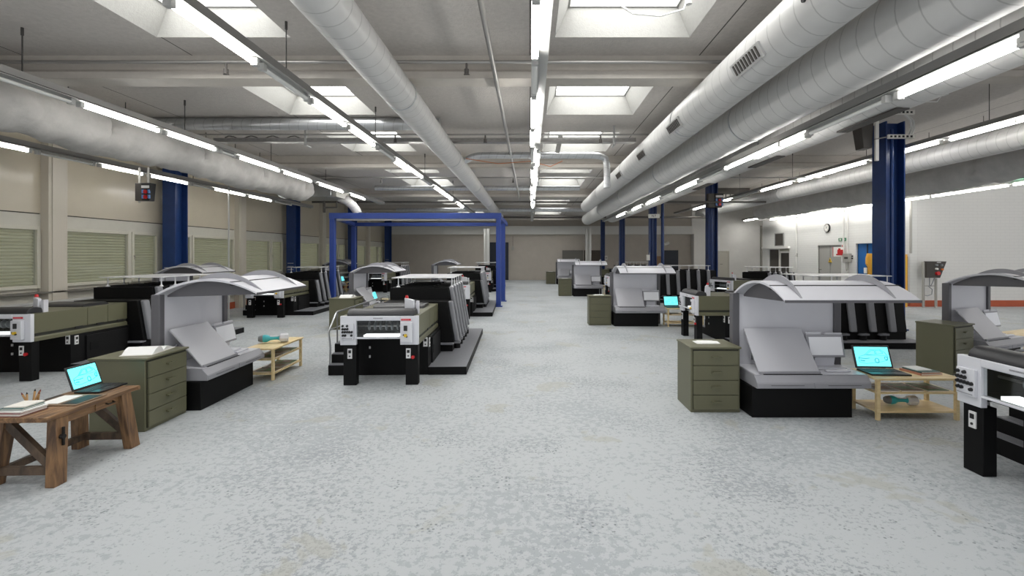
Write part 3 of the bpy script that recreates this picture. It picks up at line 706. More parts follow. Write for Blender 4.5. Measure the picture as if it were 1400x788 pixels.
light_row('inner right', 1.93, 1.855, .3, 12.6, [(.9, 1.5, 1, 0), (1.55, 1.84, 1, -.02), (1.86, 2.53, 1, .02), (2.56, 3.3, 0, 0), (3.33, 4.1, 1, .02), (3.6, 4.65, 1, -.025), (4.7, 5.4, 0, 0), (5.45, 6.3, 1, 0), (6.35, 7.0, 0, 0), (7.05, 7.9, 1, 0), (8.2, 9.0, 1, 0), (9.6, 10.6, 1, 0)], 'tube lights of the inner right row', (), w=.04)
light_row('far right', 5.02, 2.395, .8, 16.5, [(round(a_*1.26,2), round(c_*1.26,2), o_, d_) for a_, c_, o_, d_ in [(2.2, 3.0, 1, 0), (3.1, 3.9, 1, 0), (3.7, 4.55, 1, .03), (4.6, 5.5, 1, 0), (5.6, 6.6, 1, 0), (6.2, 7.1, 1, .03), (7.2, 8.2, 1, 0), (8.3, 9.3, 0, 0), (9.4, 10.4, 1, 0), (10.6, 11.6, 1, 0)]], 'tube lights of the far right row', (5.2, 7.1, 9.1, 11.4), w=.085, top=HH)
light_row('added right bay', 8.6, 2.86, .6, 8.8, [(.8 + 1.0 * i, 1.75 + 1.0 * i, 1, 0) for i in range(8)], 'added fill lights beyond the right edge, inner row', (2.0, 5.0), w=.055, top=HH)  # unseen lamp row, added beyond the right edge to brighten this side
light_row('added outer right bay', 10.9, 2.86, .6, 8.8, [(.8 + 1.0 * i, 1.75 + 1.0 * i, 1, 0) for i in range(8)], 'added fill lights beyond the right edge, outer row', (2.0, 5.0), w=.08, top=HH)  # second unseen row, added for more light on the brick wall
light_row('added clock wall', 6.65, 2.60, 9.4, 14.6, [(9.5 + 1.0 * i, 10.45 + 1.0 * i, 1, 0) for i in range(5)], 'added fill lights hidden behind the right ducts', (10, 13), w=.12, top=HH)  # row added out of sight behind the ducts to brighten the clock wall
light_row('recess', 8.2, 2.3, 15.2, 18.3, [(15.3 + 1.0 * i, 16.2 + 1.0 * i, 1, 0) for i in range(3)], 'added fill lights out of view at the far right', (16.0,), w=.12, top=HH)  # out of view; added to lighten the dark far right end
# ---------------- wall fittings on the right
t = thing('wall_clock', 'round wall clock with black rim above the grey double door', 'clock', (7.27, 11.62, 1.645), -math.pi / 2)
q = MB(); q.cyl((0, 0, 0), (0, -.03, 0), .105, 28); q.build('rim', M['dark'], t)
q = MB(); q.cyl((0, -.03, 0), (0, -.034, 0), .088, 28); q.build('dial', M['sign_white'], t)
q = MB()
for i in range(12): a = i * math.pi / 6; q.beam((.066 * math.sin(a), -.036, .066 * math.cos(a)), (.08 * math.sin(a), -.036, .08 * math.cos(a)), .006, .003, (0, 1, 0))
q.build('hour_marks', M['dark'], t)
q = MB(); q.beam((0, -.038, -.01), (.03, -.038, .036), .007, .003, (0, 1, 0)); q.build('hour_hand', M['dark'], t)
q = MB(); q.beam((0, -.041, -.012), (-.02, -.041, .066), .005, .003, (0, 1, 0)); q.build('minute_hand', M['dark'], t)
t = thing('exit_sign', 'green escape route sign pair above the right edge of the grey door', 'sign', (7.265, 11.06, 1.31), -math.pi / 2)
for x in (-.135, .01): q = MB(); q.box(x, x + .115, -.01, 0, 0, .07); q.build('sign_plate', M['exit_green'], t)
q = MB(); q.box(-.075, -.04, -.012, -.01, .012, .058); q.beam((-.12, -.012, .014), (-.10, -.012, .04), .008, .002, (0, 1, 0)); q.beam((-.10, -.012, .04), (-.085, -.012, .014), .008, .002, (0, 1, 0)); q.cyl((-.098, -.0105, .055), (-.098, -.0125, .055), .007, 10)
q.beam((.03, -.012, .035), (.105, -.012, .035), .009, .002, (0, 1, 0)); q.beam((.08, -.012, .055), (.107, -.012, .034), .009, .002, (0, 1, 0)); q.beam((.08, -.012, .014), (.107, -.012, .036), .009, .002, (0, 1, 0)); q.build('pictogram', M['sign_white'], t)
t = thing('alarm_button', 'small red fire alarm button on a white plate under the exit sign', 'alarm', (7.265, 11.02, 1.19), -math.pi / 2)
q = MB(); q.box(-.05, .05, -.01, 0, -.045, .045); q.build('plate', M['sign_white'], t)
q = MB(); q.box(-.03, .03, -.022, -.01, -.028, .03); q.build('button', M['red'], t)
t = thing('hydrant_sign', 'red and white fire equipment sign sticking out of the clock wall', 'sign', (7.12, 11.0, .95))
q = MB(); q.box(-.13, .14, -.008, .008, -.0, .22); q.build('sign_plate', M['sign_white'], t)
q = MB(); q.box(-.02, .11, -.011, -.008, .03, .16); q.box(-.05, -.02, -.011, -.008, .03, .06); q.box(.0, .05, -.011, -.008, .16, .19); q.box(-.13, -.115, -.011, -.008, 0, .22); q.build('pictogram', M['red'], t)
t = thing('electrical_box', 'grey electrical box with sockets on the clock wall by the blue door', 'electrical box', (7.27, 10.85, .82), -math.pi / 2)
q = MB(); q.box(-.10, .10, -.08, 0, 0, .20); q.build('enclosure', M['box_grey'], t, bevel=.005)
q = MB(); q.box(-.03, .085, -.088, -.08, .08, .12); q.build('window_strip', M['box_dark'], t)
for z in (.09, .14): q = MB(); q.cyl((.13, 0, z), (.13, -.02, z), .016, 12); q.build('socket', M['dark'], t)
q = MB(); q.sweep([(-.03, -.04, 0), (-.03, -.04, -.12), (-.01, -.05, -.19), (.03, -.05, -.17), (.03, -.04, 0)], .010, 8); q.build('cable_loop', M['box_grey'], t)
t = thing('door_switch', 'small grey switch box on the clock wall right of the office door', 'switch', (7.27, 12.95, .93), -math.pi / 2)
q = MB(); q.box(-.03, .03, -.03, 0, 0, .10); q.build('enclosure', M['box_grey'], t, bevel=.004)
q = MB(); q.cyl((0, -.03, .03), (0, -.04, .03), .012, 10); q.build('button', M['dark'], t)
for i, (xx, yy, lab) in enumerate(((7.28, 10.0, 'yellow gate post with a bracket left of the nearest blue column'), (7.24, 9.06, 'yellow gate post right of the nearest blue column'))):
    t = thing('gate_post', lab, 'post', (xx - .12, yy, 0))
    q = MB(); q.box(-.04, .04, -.04, .04, 0, 1.0); q.build('post', M['yellow'], t, bevel=.006)
    q = MB(); q.box(-.015, .015, -.045, -.04, .6, .92); q.build('latch_plate', M['sign_yellow'], t)
    q = MB(); q.box(.04, .052, -.03, .03, .02, .96); q.build('edge_guard', M['box_dark'], t)
    if i == 0: q = MB(); q.prism([(-.04, .72), (-.09, .80), (-.09, .92), (-.06, 1.02), (.04, 1.02), (.04, .72)], 'y', -.035, .035); q.build('bracket', M['yellow'], t, bevel=.005); q = MB(); q.cyl((-.11, 0, .60), (-.11, 0, .72), .03, 12); q.build('roller', M['sign_white'], t)
t = thing('control_stand', 'dark control box with red stop button on perforated legs at the brick wall', 'control box', (7.52, 8.95, 0))
for x in (-.12, .115):
    q = MB(); q.box(x - .016, x + .016, -.015, .015, 0, .86 if x < 0 else .55); p = q.build('leg', M['box_grey'], t)
    q = MB()
    for i in range(18): q.box(x - .004, x + .004, -.017, -.015, .03 + i * .029, .045 + i * .029)
    q.build('slot_row', M['box_dark'], p)
q = MB(); q.hexa([(-.10, -.05, .56), (.14, -.07, .56), (.14, .02, .56), (-.10, .02, .56)], [(-.10, -.05, .87), (.19, -.15, .87), (.19, .02, .87), (-.10, .02, .87)]); q.build('enclosure', M['box_dark'], t, bevel=.006)
q = MB(); q.cyl((.06, -.085, .64), (.06, -.13, .65), .034, 16); q.build('stop_button', M['red'], t)
for x, z, m in ((.13, .72, 'btn_orange'), (.03, .73, 'sign_white'), (.02, .80, 'tool_grey'), (.11, .80, 'tool_grey')): q = MB(); q.cyl((x, -.085 - (z - .6) * .12, z), (x, -.125 - (z - .6) * .12, z), .018, 12); q.build('push_button', M[m], t)
q = MB(); q.box(.03, .09, -.142, -.12, .845, .856); q.build('name_plate', M['label'], t)
q = MB(); q.sweep([(-.02, -.02, .56), (-.02, -.02, .42), (.0, -.02, .40), (.03, -.02, .46), (.07, -.02, .56)], .007, 8); q.sweep([(-.04, -.02, .40), (.03, -.02, .34), (.02, -.02, .25), (-.06, -.02, .22), (-.1, -.015, .23)], .007, 8); q.build('cable_loop', M['tool_grey'], t)
q = MB(); q.box(-.12, .115, -.004, .012, .395, .415); q.build('crossbar', M['box_grey'], t)
# boxes on the columns
t = thing('column_box', 'brown control box strapped to the nearest blue column', 'control box', (4.57, 6.36, 2.41))
t.scale = (1.76,) * 3
q = MB(); q.hexa([(-.085, -.03, .0), (-.02, -.03, 0), (-.02, .06, 0), (-.085, .06, 0)], [(-.12, -.05, .22), (-.02, -.05, .22), (-.02, .06, .22), (-.12, .06, .22)]); q.build('enclosure', M['box_dark'], t, bevel=.004)
q = MB(); q.box(-.015, .01, -.06, -.045, -.10, .25); q.build('mounting_rail', M['sign_white'], t)
for z in (.06, .24):
    q = MB(); q.box(.06, .26, -.085, -.07, z, z + .03); p = q.build('clamp_bar', M['sign_white'], t)
    q = MB()
    for i in range(6): q.box(.075 + i * .03, .09 + i * .03, -.087, -.085, z + .008, z + .022)
    q.build('slot_row', M['dark'], p)
    q = MB(); q.beam((-.02, -.055, z + .0), (.07, -.075, z + .015), .008, .008); q.build('strap', M['pipe'], p)
for k in (0, 1): q = MB(); q.sweep([(.20 + k * .02, -.06, .245), (.245 + k * .02, -.06, .20), (.255 + k * .02, -.06, .15), (.235 + k * .02, -.06, .09)], .006, 8); q.build('cable', M['cable_white'], t)
t = thing('column_box', 'control box with red and blue buttons high on the second blue column', 'control box', (4.27, 11.05, 2.08))
t.scale = (1.15, 1.15, 1.35)
def button_box(t, s=1.0):
    q = MB(); q.box(-.15, -.02, -.10, .02, 0, .24); q.build('enclosure', M['box_dark'], t, bevel=.005)
    q = MB(); q.hexa([(-.02, -.10, .0), (.12, -.10, .0), (.12, .02, .0), (-.02, .02, 0)], [(-.02, -.12, .24), (.15, -.12, .24), (.15, .02, .24), (-.02, .02, .24)]); q.build('panel', M['dark'], t, bevel=.004)
    q = MB(); q.box(-.012, .13, -.128, -.118, .17, .205); q.build('name_plate', M['label'], t)
    for z in (.05, .12):
        q = MB(); q.cyl((.065, -.11, z), (.065, -.15, z), .026, 14); q.build('stop_button', M['red'], t)
        for x in (.005, .118): q = MB(); q.box(x - .014, x + .018, -.124, -.10, z - .02, z + .03); q.build('push_button', M['btn_blue'], t)
button_box(t)
t = thing('hanging_control_box', 'control box with red and blue buttons hanging from two perforated strips at the left windows', 'control box', (-4.47, 5.55, 1.62))
t.scale = (.62, .62, .85)
button_box(t)
for x in (-.17, .0): q = MB(); q.box(x - .02, x + .02, .022, .03, -.02 if x < -.1 else .2, .47); q.build('hanger_strip', M['box_grey'], t)
t = thing('column_sign', 'white sign with an arrow and lettering on the third blue column', 'sign', (2.86, 11.0, 1.84))
q = MB(); q.box(-.13, .13, -.012, 0, 0, .092); q.build('sign_plate', M['sign_white'], t)
for ch_, dx_ in (('N', -.028), ('7', .026)): q = text_mesh(ch_, .075, 'letter', M['dark'], t); q.rotation_euler = (math.pi / 2, 0, 0); q.location = (dx_ * U, -.014 * U, .046 * U)
t = thing('socket_box', 'small white socket box on the third blue column', 'electrical box', (2.74, 11.05, .86))
q = MB(); q.box(-.035, .035, -.03, .03, 0, .13); q.build('enclosure', M['sign_white'], t, bevel=.004); q = MB(); q.sweep([(.03, 0, .13), (.05, 0, .2), (.05, 0, .3)], .006, 8); q.build('cable', M['cable_white'], t)
t = thing('socket_box', 'small white socket box on the fifth blue column', 'electrical box', (2.80, 17.66, .80))
q = MB(); q.box(-.03, .06, -.03, .0, 0, .14); q.build('enclosure', M['sign_white'], t, bevel=.004); q = MB(); q.box(-.02, .05, -.034, -.03, .03, .11); q.build('cover', M['box_grey'], t)
t = thing('wall_speaker', 'small grey device hanging by a wire on the back wall above the aisle', 'device', (-.68, ZB - .06, 1.16))
q = MB(); q.box(-.05, .05, -.03, .03, 0, .15); q.build('enclosure', M['box_grey'], t, bevel=.01); q = MB(); q.cyl((0, 0, .15), (0, 0, .55), .006, 6); q.build('wire', M['wire'], t)
t = thing('security_camera', 'white and blue camera on the back wall above the navy door', 'camera', (5.25, ZB - .1, 1.32))
q = MB(); q.cyl((-.10, -.10, .05), (.12, .0, .12), .06, 14); q.build('housing', M['white_band'], t); q = MB(); q.cyl((-.11, -.105, .047), (-.17, -.13, .03), .05, 14); q.build('lens', M['btn_blue'], t); q = MB(); q.beam((.05, .0, .1), (.05, .1, .16), .03, .03); q.build('bracket', M['box_grey'], t)
# loose cables under the skylights and ducts
t = MB(); t.sweep([(.55, 2.9, 2.52), (.62, 2.88, 2.46), (.78, 2.85, 2.43), (.92, 2.85, 2.47), (.95, 2.85, 2.55)], .006, 8); c = t.build('skylight_cable', M['cable_white']); tag(c, 'white cable looping out of the first right skylight', 'cable')
q = MB(); q.cyl((.95, 2.85, 2.50), (.95, 2.85, 2.56), .02, 10); q.build('plug', M['cable_white'], c)
t = MB(); t.sweep([(4.16, 5.2, 2.77), (4.26, 5.2, 2.67), (4.45, 5.2, 2.67), (4.50, 5.2, 2.74)], .006, 8); c = t.build('plug_cable', M['cable_white']); tag(c, 'white cable loop with plug beside the nearest blue column', 'cable')
q = MB(); q.box(4.46, 4.55, 5.17, 5.23, 2.74, 2.81); q.build('plug', M['cable_white'], c); q = MB(); q.cyl((4.5, 5.2, 2.81), (4.5, 5.2, HH), .006, 6); q.build('wire', M['wire'], c)
t = MB(); t.sweep([(-.8, 5.9, 2.19), (-.4, 5.92, 2.13), (0, 5.92, 2.16), (.25, 5.9, 2.09), (.4, 5.9, 2.16)], .005, 6); tag(t.build('orange_cable', M['orange_cable']), 'thin orange cable sagging under the bent galvanised duct', 'cable')
# ================================================================ MACHINES
def plate_label(parent, x, y, z, axis='y', h=.075, w=.034):
    q = MB()
    if axis == 'y': q.box(x - w / 2, x + w / 2, y - .006, y, z, z + h)
    else: q.box(x, x + .006, y - w / 2, y + w / 2, z, z + h)
    p = q.build('label_plate', M['label'], parent)
    q = MB()
    if axis == 'y':
        q.box(x - w * .3, x + w * .3, y - .008, y - .006, z + h * .56, z + h * .86); q.cyl((x, y - .006, z + h * .25), (x, y - .009, z + h * .25), w * .18, 8)
    else:
        q.box(x + .006, x + .008, y - w * .3, y + w * .3, z + h * .56, z + h * .86); q.cyl((x + .006, y, z + h * .25), (x + .009, y, z + h * .25), w * .18, 8)
    q.build('label_print', M['dark'], p)
    return p

def make_press(full=True):
    t = thing('printing_press', 'x', 'printing press')
    B = lambda: MB()
    X0, X1 = -.295, .295
    # front frame
    q = B(); q.box(X0, -.175, 0, .03, .31, .53); q.box(.157, X1, 0, .03, .31, .53); q.box(-.175, .157, 0, .03, .494, .53); q.box(-.175, .157, 0, .03, .356, .367)
    fp = q.build('front_panel', M['press_white'], t, bevel=.003)
    q = B(); q.box(-.172, .154, -.003, 0, .5, .526); q.build('header_strip', M['press_white'], fp)
    q = B(); 
    for i in range(9): q.box(-.045 + i * .008, -.039 + i * .008, -.005, -.003, .51, .517)
    q.build('lettering', M['con_grey'], fp)
    q = B(); q.box(.165, .238, -.004, 0, .495, .508); bd = q.build('badge', M['logo_red'], fp)
    q = B()
    for i in range(7): q.box(.172 + i * .008, .177 + i * .008, -.006, -.004, .499, .504)
    q.build('badge_lettering', mat('badge_print', rgb(226, 120, 130), 0.5) if 'badge_print' not in bpy.data.materials else bpy.data.materials['badge_print'], bd)
    # knob panel
    q = B(); q.box(-.281, -.19, -.016, 0, .352, .476); kp = q.build('knob_panel', M['press_white'], t, bevel=.002)
    if full:
        rows = [(.458, (-.27, -.237)), (.434, (-.27, -.252, -.235)), (.412, (-.27, -.253, -.236, -.219, -.202)), (.386, (-.268, -.251, -.204))]
        for z, xs_ in rows:
            for x in xs_:
                q = B(); q.cone((x, -.016, z), (x, -.026, z - .001), .0088, .0075, 12); q.build('knob', M['dark'], kp)
    q = B(); q.box(-.275, -.2, -.019, -.016, .360, .364); q.build('panel_lip', M['con_grey'], kp)
    # operator box at the right of the window
    q = B(); q.hexa([(.162, -.022, .335), (.252, -.030, .332), (.252, 0, .332), (.162, 0, .335)], [(.162, -.022, .482), (.252, -.030, .482), (.252, 0, .482), (.162, 0, .482)]); ob = q.build('operator_box', M['press_white'], t, bevel=.003)
    q = B(); q.box(.19, .217, -.031, -.024, .42, .46); q.build('display', M['interior'], ob)
    q = B(); q.cyl((.205, -.028, .386), (.205, -.042, .386), .012, 12); q.build('key_switch', M['yellow_knob'], ob)
    q = B(); q.cyl((.19, -.028, .39), (.19, -.038, .39), .006, 8); q.cyl((.214, -.028, .376), (.214, -.038, .376), .006, 8); q.build('button', M['dark'], ob)
    # delivery behind the glass
    q = B(); q.box(-.175, .157, .012, .016, .367, .494); q.build('window', M['glass'], t)
    q = B(); q.box(-.28, .28, .34, .36, .31, .52); q.box(-.28, -.265, .03, .34, .31, .52); q.box(.265, .28, .03, .34, .31, .52); q.box(-.265, .265, .03, .34, .345, .356); q.build('delivery_chamber', M['interior'], t)
    q = B(); q.box(-.135, .13, .05, .13, .356, .376); q.build('paper_pile', M['paper_glow'], t)
    for i in range(7):
        x = -.125 + i * .045
        q = B(); q.cyl((x - .004, .17, .43), (x + .004, .17, .43), .032, 18); q.cyl((x - .010, .17, .43), (x + .010, .17, .43), .014, 12); q.box(x - .003, x + .003, .165, .175, .44, .515)
        q.build('gripper_wheel', M['tool_grey'], t)
    q = B(); q.cyl((-.265, .17, .43), (.265, .17, .43), .007, 10); q.build('shaft', M['pipe'], t)
    # hoods
    q = B(); prof = [(.004, .53)] + [(.004 + .06 * (1 - math.cos(a)), .53 + .05 * math.sin(a)) for a in [i * math.pi / 16 for i in range(1, 9)]] + [(.10, .578), (.125, .566), (.135, .53)]
    q.prism(prof, 'x', -.245, .262); q.build('hood', M['hood'], t, bevel=.004)
    q = B(); prof = [(.52, .53)] + [(.52 + .05 * (1 - math.cos(a)), .53 + .026 * math.sin(a)) for a in [i * math.pi / 12 for i in range(1, 7)]] + [(.76, .556), (.8, .53)]
    q.prism(prof, 'x', -.2, .235); q.build('rear_hood', M['hood'], t)
    # olive casing
    q = B(); q.box(X0 + .003, X1 - .003, .03, .93, .52, .53); q.box(X0 + .003, X0 + .02, .03, .93, .31, .52); q.box(X0 + .02, X1 - .02, .91, .93, .31, .52); ca = q.build('casing', M['olive'], t)
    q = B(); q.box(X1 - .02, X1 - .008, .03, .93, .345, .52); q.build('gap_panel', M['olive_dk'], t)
    for y0, y1 in ((.031, .498), (.502, .708), (.712, .93)):
        q = B(); q.box(X1 - .012, X1, y0, y1, .372, .527); sp = q.build('side_panel', M['olive'], t, bevel=.002)
        q = B(); q.box(X1, X1 + .006, y1 - .12, y1 - .05, .362, .376); q.build('latch', M['dark'], sp)
    q = B(); q.prism([(X1 - .012, .31), (X1 + .002, .31), (X1 + .002, .336), (X1 - .012, .352)], 'y', .031, .93); q.build('lower_rail', M['olive'], t)
    # status screen and lamp
    q = B(); q.hexa([(.155, .16, .53), (.24, .11, .53), (.245, .135, .53), (.16, .185, .53)], [(.15, .17, .652), (.235, .12, .638), (.24, .145, .638), (.155, .195, .652)]); ss = q.build('status_screen', M['press_white'], t, bevel=.003)
    q = B(); q.box(.25, .27, .13, .17, .53, .63); q.build('screen_arm', M['con_light'], ss)
    q = B(); q.cone((.168, .178, .650), (.168, .178, .672), .014, .010, 12); q.build('signal_lamp', M['red'], ss)
    # legs
    for x0, x1 in ((-.275, -.177), (.195, .290)):
        q = B(); q.box(x0, x1, .012, .075, 0, .31); lg = q.build('leg', M['black'], t, bevel=.003)
        plate_label(lg, (x0 + .05 if x0 < 0 else x0 + .022), .012, .205)
        if x0 > 0: q = B(); q.cyl((.253, .012, .214), (.253, -.004, .214), .0125, 14); q.build('stop_button', M['red'], lg)
    # lower body
    q = B(); q.box(-.30, .312, .32, 1.0, 0, .31); bs = q.build('base', M['black'], t)
    plate_label(bs, .325 - .035, .32, .235)
    plate_label(bs, .312, .37, .225, 'x')
    q = B(); q.box(.312, .326, .46, .90, .02, .285); jb = q.build('access_panel', M['black_soft'], bs, bevel=.003)
    q = B(); q.box(.326, .329, .49, .57, .15, .22); q.build('recess', M['black'], jb)
    for z in (.145, .22): q = B(); q.box(-.172, -.16, .312, .32, z, z + .02); q.build('hinge', M['label'], bs)
    # stairs and walkway on the far side
    q = B()
    for k in range(3): q.box(-.507, -.30, .32 + .07 * k, .39 + .07 * k if k < 2 else 2.25, 0, .082 + .076 * k)
    st = q.build('stairs', M['black'], t)
    for k in range(3):
        q = B(); q.box(-.505, -.302, .322 + .07 * k, .39 + .07 * k if k < 2 else 2.24, .082 + .076 * k, .088 + .076 * k); q.build('tread', M['tread'], st)
    q = B(); q.sweep([(-.5, .34, .09), (-.5, .345, .22), (-.515, .35, .35), (-.513, .37, .38), (-.5, .46, .485), (-.5, .50, .503), (-.5, 1.3, .505), (-.5, 2.15, .505), (-.5, 2.2, .48), (-.5, 2.2, .24)], .0075, 10)
    hr = q.build('handrail', M['chrome'], t)
    q = B(); q.sweep([(-.513, .365, .37), (-.505, .50, .37), (-.5, 1.3, .37), (-.5, 2.2, .37)], .006, 8); q.build('middle_rail', M['chrome'], hr)
    for y in (.50, .95, 1.4, 1.85): q = B(); q.cyl((-.5, y, .24), (-.5, y, .505), .0065, 8); q.build('post', M['chrome'], hr)
    # platform on the near side
    q = B(); q.box(.313, .631, .31, 2.35, 0, .065); pf = q.build('platform', M['black'], t, bevel=.003)
    q = B(); q.box(.316, .628, .313, 2.345, .065, .0675); q.build('tread', M['tread'], pf)
    # printing units
    def side_x(z): return .362 + (.665 - z) / .515 * .085        # slanted flank
    q = B(); q.prism([(-.22, 0), (.433, 0), (.433, .15), (side_x(.15), .15), (side_x(.545), .545), (-.22, .545)], 'y', .94, 1.16); su = q.build('feeder_unit', M['black'], t)
    q = B(); q.prism([(-.22, 0), (.433, 0), (.433, .15), (side_x(.15), .15), (side_x(.66), .66), (-.22, .66)], 'y', 1.16, 2.25); q.build('unit_block', M['black'], t)
    q = B(); q.box(-.21, .35, 1.19, 2.22, .66, .664); 
    for k in range(4): q.box(-.15, .2, 1.27 + .23 * k, 1.40 + .23 * k, .664, .676)
    q.build('unit_lid', M['black_soft'], t)
    def fin(y, z1):
        a0, a1 = side_x(z1), side_x(.155)
        prof = [(a0, z1), (a0 + .045, z1), (a1 + .045, .155), (a1, .155)]
        q = B(); q.prism(prof, 'y', y, y + .07); return q.build('unit_fin', M['fin'], t, bevel=.012)
    fin(.975, .545)
    for k in range(5): fin(1.185 + .215 * k, .668)
    q = B(); q.box(.30, .445, .90, .975, .135, .152); q.build('step_bar', M['fin'], t, bevel=.004)
    for k in range(5):
        y = 1.07 + .215 * k
        q = B(); q.prism([(y, .118), (y + .02, .138), (y + .10, .138), (y + .10, .118)], 'x', .43, .488); q.build('foot_ledge', M['tread'], t)
        q = B(); q.cyl((.455, y + .05, .066), (.455, y + .05, .118), .035, 14); q.build('drive_housing', M['black_soft'], t)
    q = B(); q.box(-.22, .407, 1.22, 2.12, .756, .764); tg = q.build('top_guard', M['plate'], t, bevel=.002)
    for sx_ in (-.16, .385):
        for k in range(5):
            y = 1.26 + .205 * k
            q = B(); q.cyl((sx_, y, .664), (sx_, y, .757), .006, 10); q.cone((sx_, y, .664), (sx_, y, .682), .022, .008, 12); q.build('post', M['plate'], tg)
    return t

def make_console():
    t = thing('control_console', 'x', 'control console')
    B = lambda: MB()
    q = B(); q.box(0, .612, 0, .27, 0, .185); q.build('plinth', M['black'], t, bevel=.003)
    q = B(); q.prism([(-.035, .187), (-.035, .222), (.001, .262), (.275, .268), (.275, .187)], 'x', .012, .705); dk = q.build('desk', M['con_grey'], t, bevel=.002)
    q = B(); q.add([(.02, -.001, .2632), (.697, -.001, .2632), (.697, .272, .2692), (.02, .272, .2692)], [(0, 1, 2, 3)]); q.add([(.02, -.001, .2612), (.697, -.001, .2612), (.697, .272, .2672), (.02, .272, .2672)], [(3, 2, 1, 0)]); q.build('desk_top', M['con_white'], dk)
    for x0, x1 in ((.016, .355), (.361, .701)):
        q = B(); q.box(x0, x1, -.041, -.035, .19, .219); dr = q.build('drawer', M['con_grey'], dk, bevel=.002)
        q = B(); q.box(x0 + .08, x0 + .28, -.043, -.041, .206, .209); q.build('drawer_slot', M['con_dark'], dr)
    # back panel with posts
    q = B(); q.box(.025, .665, .262, .276, .265, .735); q.build('back_panel', M['con_white'], t)
    for x0, x1 in ((-.015, .03), (.66, .705)):
        q = B(); q.box(x0, x1, .245, .30, 0, .742); q.build('post', M['con_dark'], t, bevel=.004)
    # curved canopy
    N = 18; ya, yb_ = .30, -.345
    lo = arc((ya, .728), (yb_, .742), .092, N); hi = arc((ya, .742), (yb_, .750), .095, N)
    q = B(); q.prism(lo + hi[::-1], 'x', .015, .752); cp = q.build('canopy', M['con_white'], t, sharp=25)
    for x in (.06, .705):
        q = B(); pr = [(y, z) for y, z in arc((ya - .05, .733), (yb_ + .05, .748), .086, N)]
        q.prism(pr + [(yb_ + .05, .738), (ya - .05, .722)], 'x', x, x + .008); q.build('end_plate', M['con_dark'], cp)
    for x0, x1 in ((.11, .122), (.62, .632)):
        q = B(); up = arc((ya - .1, .752), (yb_ + .01, .752), .128, N); dn = arc((ya - .1, .744), (yb_ + .01, .749), .096, N)
        q.prism(up + dn[::-1], 'x', x0, x1); q.build('rib', M['con_grey'], cp)
    q = B(); q.hexa([(.016, -.185, .797), (.752, -.185, .797), (.752, -.172, .802), (.016, -.172, .802)], [(.016, -.185, .8205), (.752, -.185, .8205), (.752, -.172, .824), (.016, -.172, .824)]); q.build('seam', M['dark'], cp)
    q = B(); q.box(.015, .752, yb_ - .006, yb_ + .002, .738, .753); q.build('front_edge', M['con_dark'], cp)
    q = B(); q.box(.10, .68, -.10, -.06, .802, .815); q.build('booth_lamp', M['booth'], t)
    # tilted proof board
    q = B(); q.hexa([(.05, .02, .272), (.425, .02, .272), (.425, .029, .270), (.05, .029, .270)], [(.05, .225, .512), (.425, .225, .512), (.425, .234, .507), (.05, .234, .507)]); pb = q.build('proof_board', M['board'], t, bevel=.001)
    q = B(); q.box(.05, .425, .008, .022, .264, .279); q.build('board_lip', M['con_grey'], pb)
    q = B(); q.box(.07, .43, -.001, .007, .262, .266); q.build('desk_slot', M['dark'], dk)
    q = B(); q.beam((.12, .23, .40), (.12, .262, .30), .02, .01); q.beam((.35, .23, .40), (.35, .262, .30), .02, .01); q.build('board_strut', M['con_grey'], pb)
    # monitor
    q = B(); q.hexa([(.435, .155, .335), (.675, .155, .335), (.675, .18, .335), (.435, .18, .335)], [(.435, .185, .478), (.675, .185, .478), (.675, .21, .478), (.435, .21, .478)]); mo = q.build('monitor', M['con_grey'], t, bevel=.006)
    q = B(); q.hexa([(.45, .155, .35), (.66, .155, .35), (.66, .16, .35), (.45, .16, .35)], [(.45, .1805, .463), (.66, .1805, .463), (.66, .186, .463), (.45, .186, .463)]); q.build('screen', M['screen_grey'], mo)
    q = B(); q.box(.44, .535, .188, .20, .478, .493); q.box(.56, .67, .188, .20, .478, .488); q.build('top_clip', M['con_light'], mo)
    q = B(); q.hexa([(.49, .19, .27), (.62, .19, .27), (.62, .205, .27), (.49, .205, .27)], [(.49, .175, .345), (.62, .175, .345), (.62, .19, .345), (.49, .19, .345)]); q.build('stand', M['con_light'], mo)
    q = B(); q.box(.47, .66, .12, .21, .268, .276); q.build('stand_foot', M['con_light'], mo)
    q = B(); q.box(.49, .64, .05, .085, .266, .278); q.build('keyboard_bar', M['con_light'], t, bevel=.004)
    return t

def make_cabinet():
    t = thing('drawer_cabinet', 'x', 'cabinet')
    B = lambda: MB(); W, D, H = .31, .28, .415
    q = B(); q.box(0, W, .008, D, 0, H - .012); q.build('carcass', M['olive'], t, bevel=.002)
    q = B(); q.box(-.006, W + .006, -.006, D + .004, H - .012, H); q.build('cabinet_top', M['olive'], t, bevel=.003)
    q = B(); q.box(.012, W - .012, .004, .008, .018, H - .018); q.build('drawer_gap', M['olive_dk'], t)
    for k in range(4):
        z0 = .02 + k * .0935
        q = B(); q.box(.014, W - .014, -.004, .006, z0, z0 + .09); d = q.build('drawer', M['olive'], t, bevel=.0015)
        q = B(); q.beam((W * .40, -.022, z0 + .052), (W * .60, -.022, z0 + .052), .010, .009); q.box(W * .43, W * .45, -.02, -.004, z0 + .048, z0 + .056); q.box(W * .55, W * .57, -.02, -.004, z0 + .048, z0 + .056)
        q.build('drawer_handle', M['olive'], d)
    return t

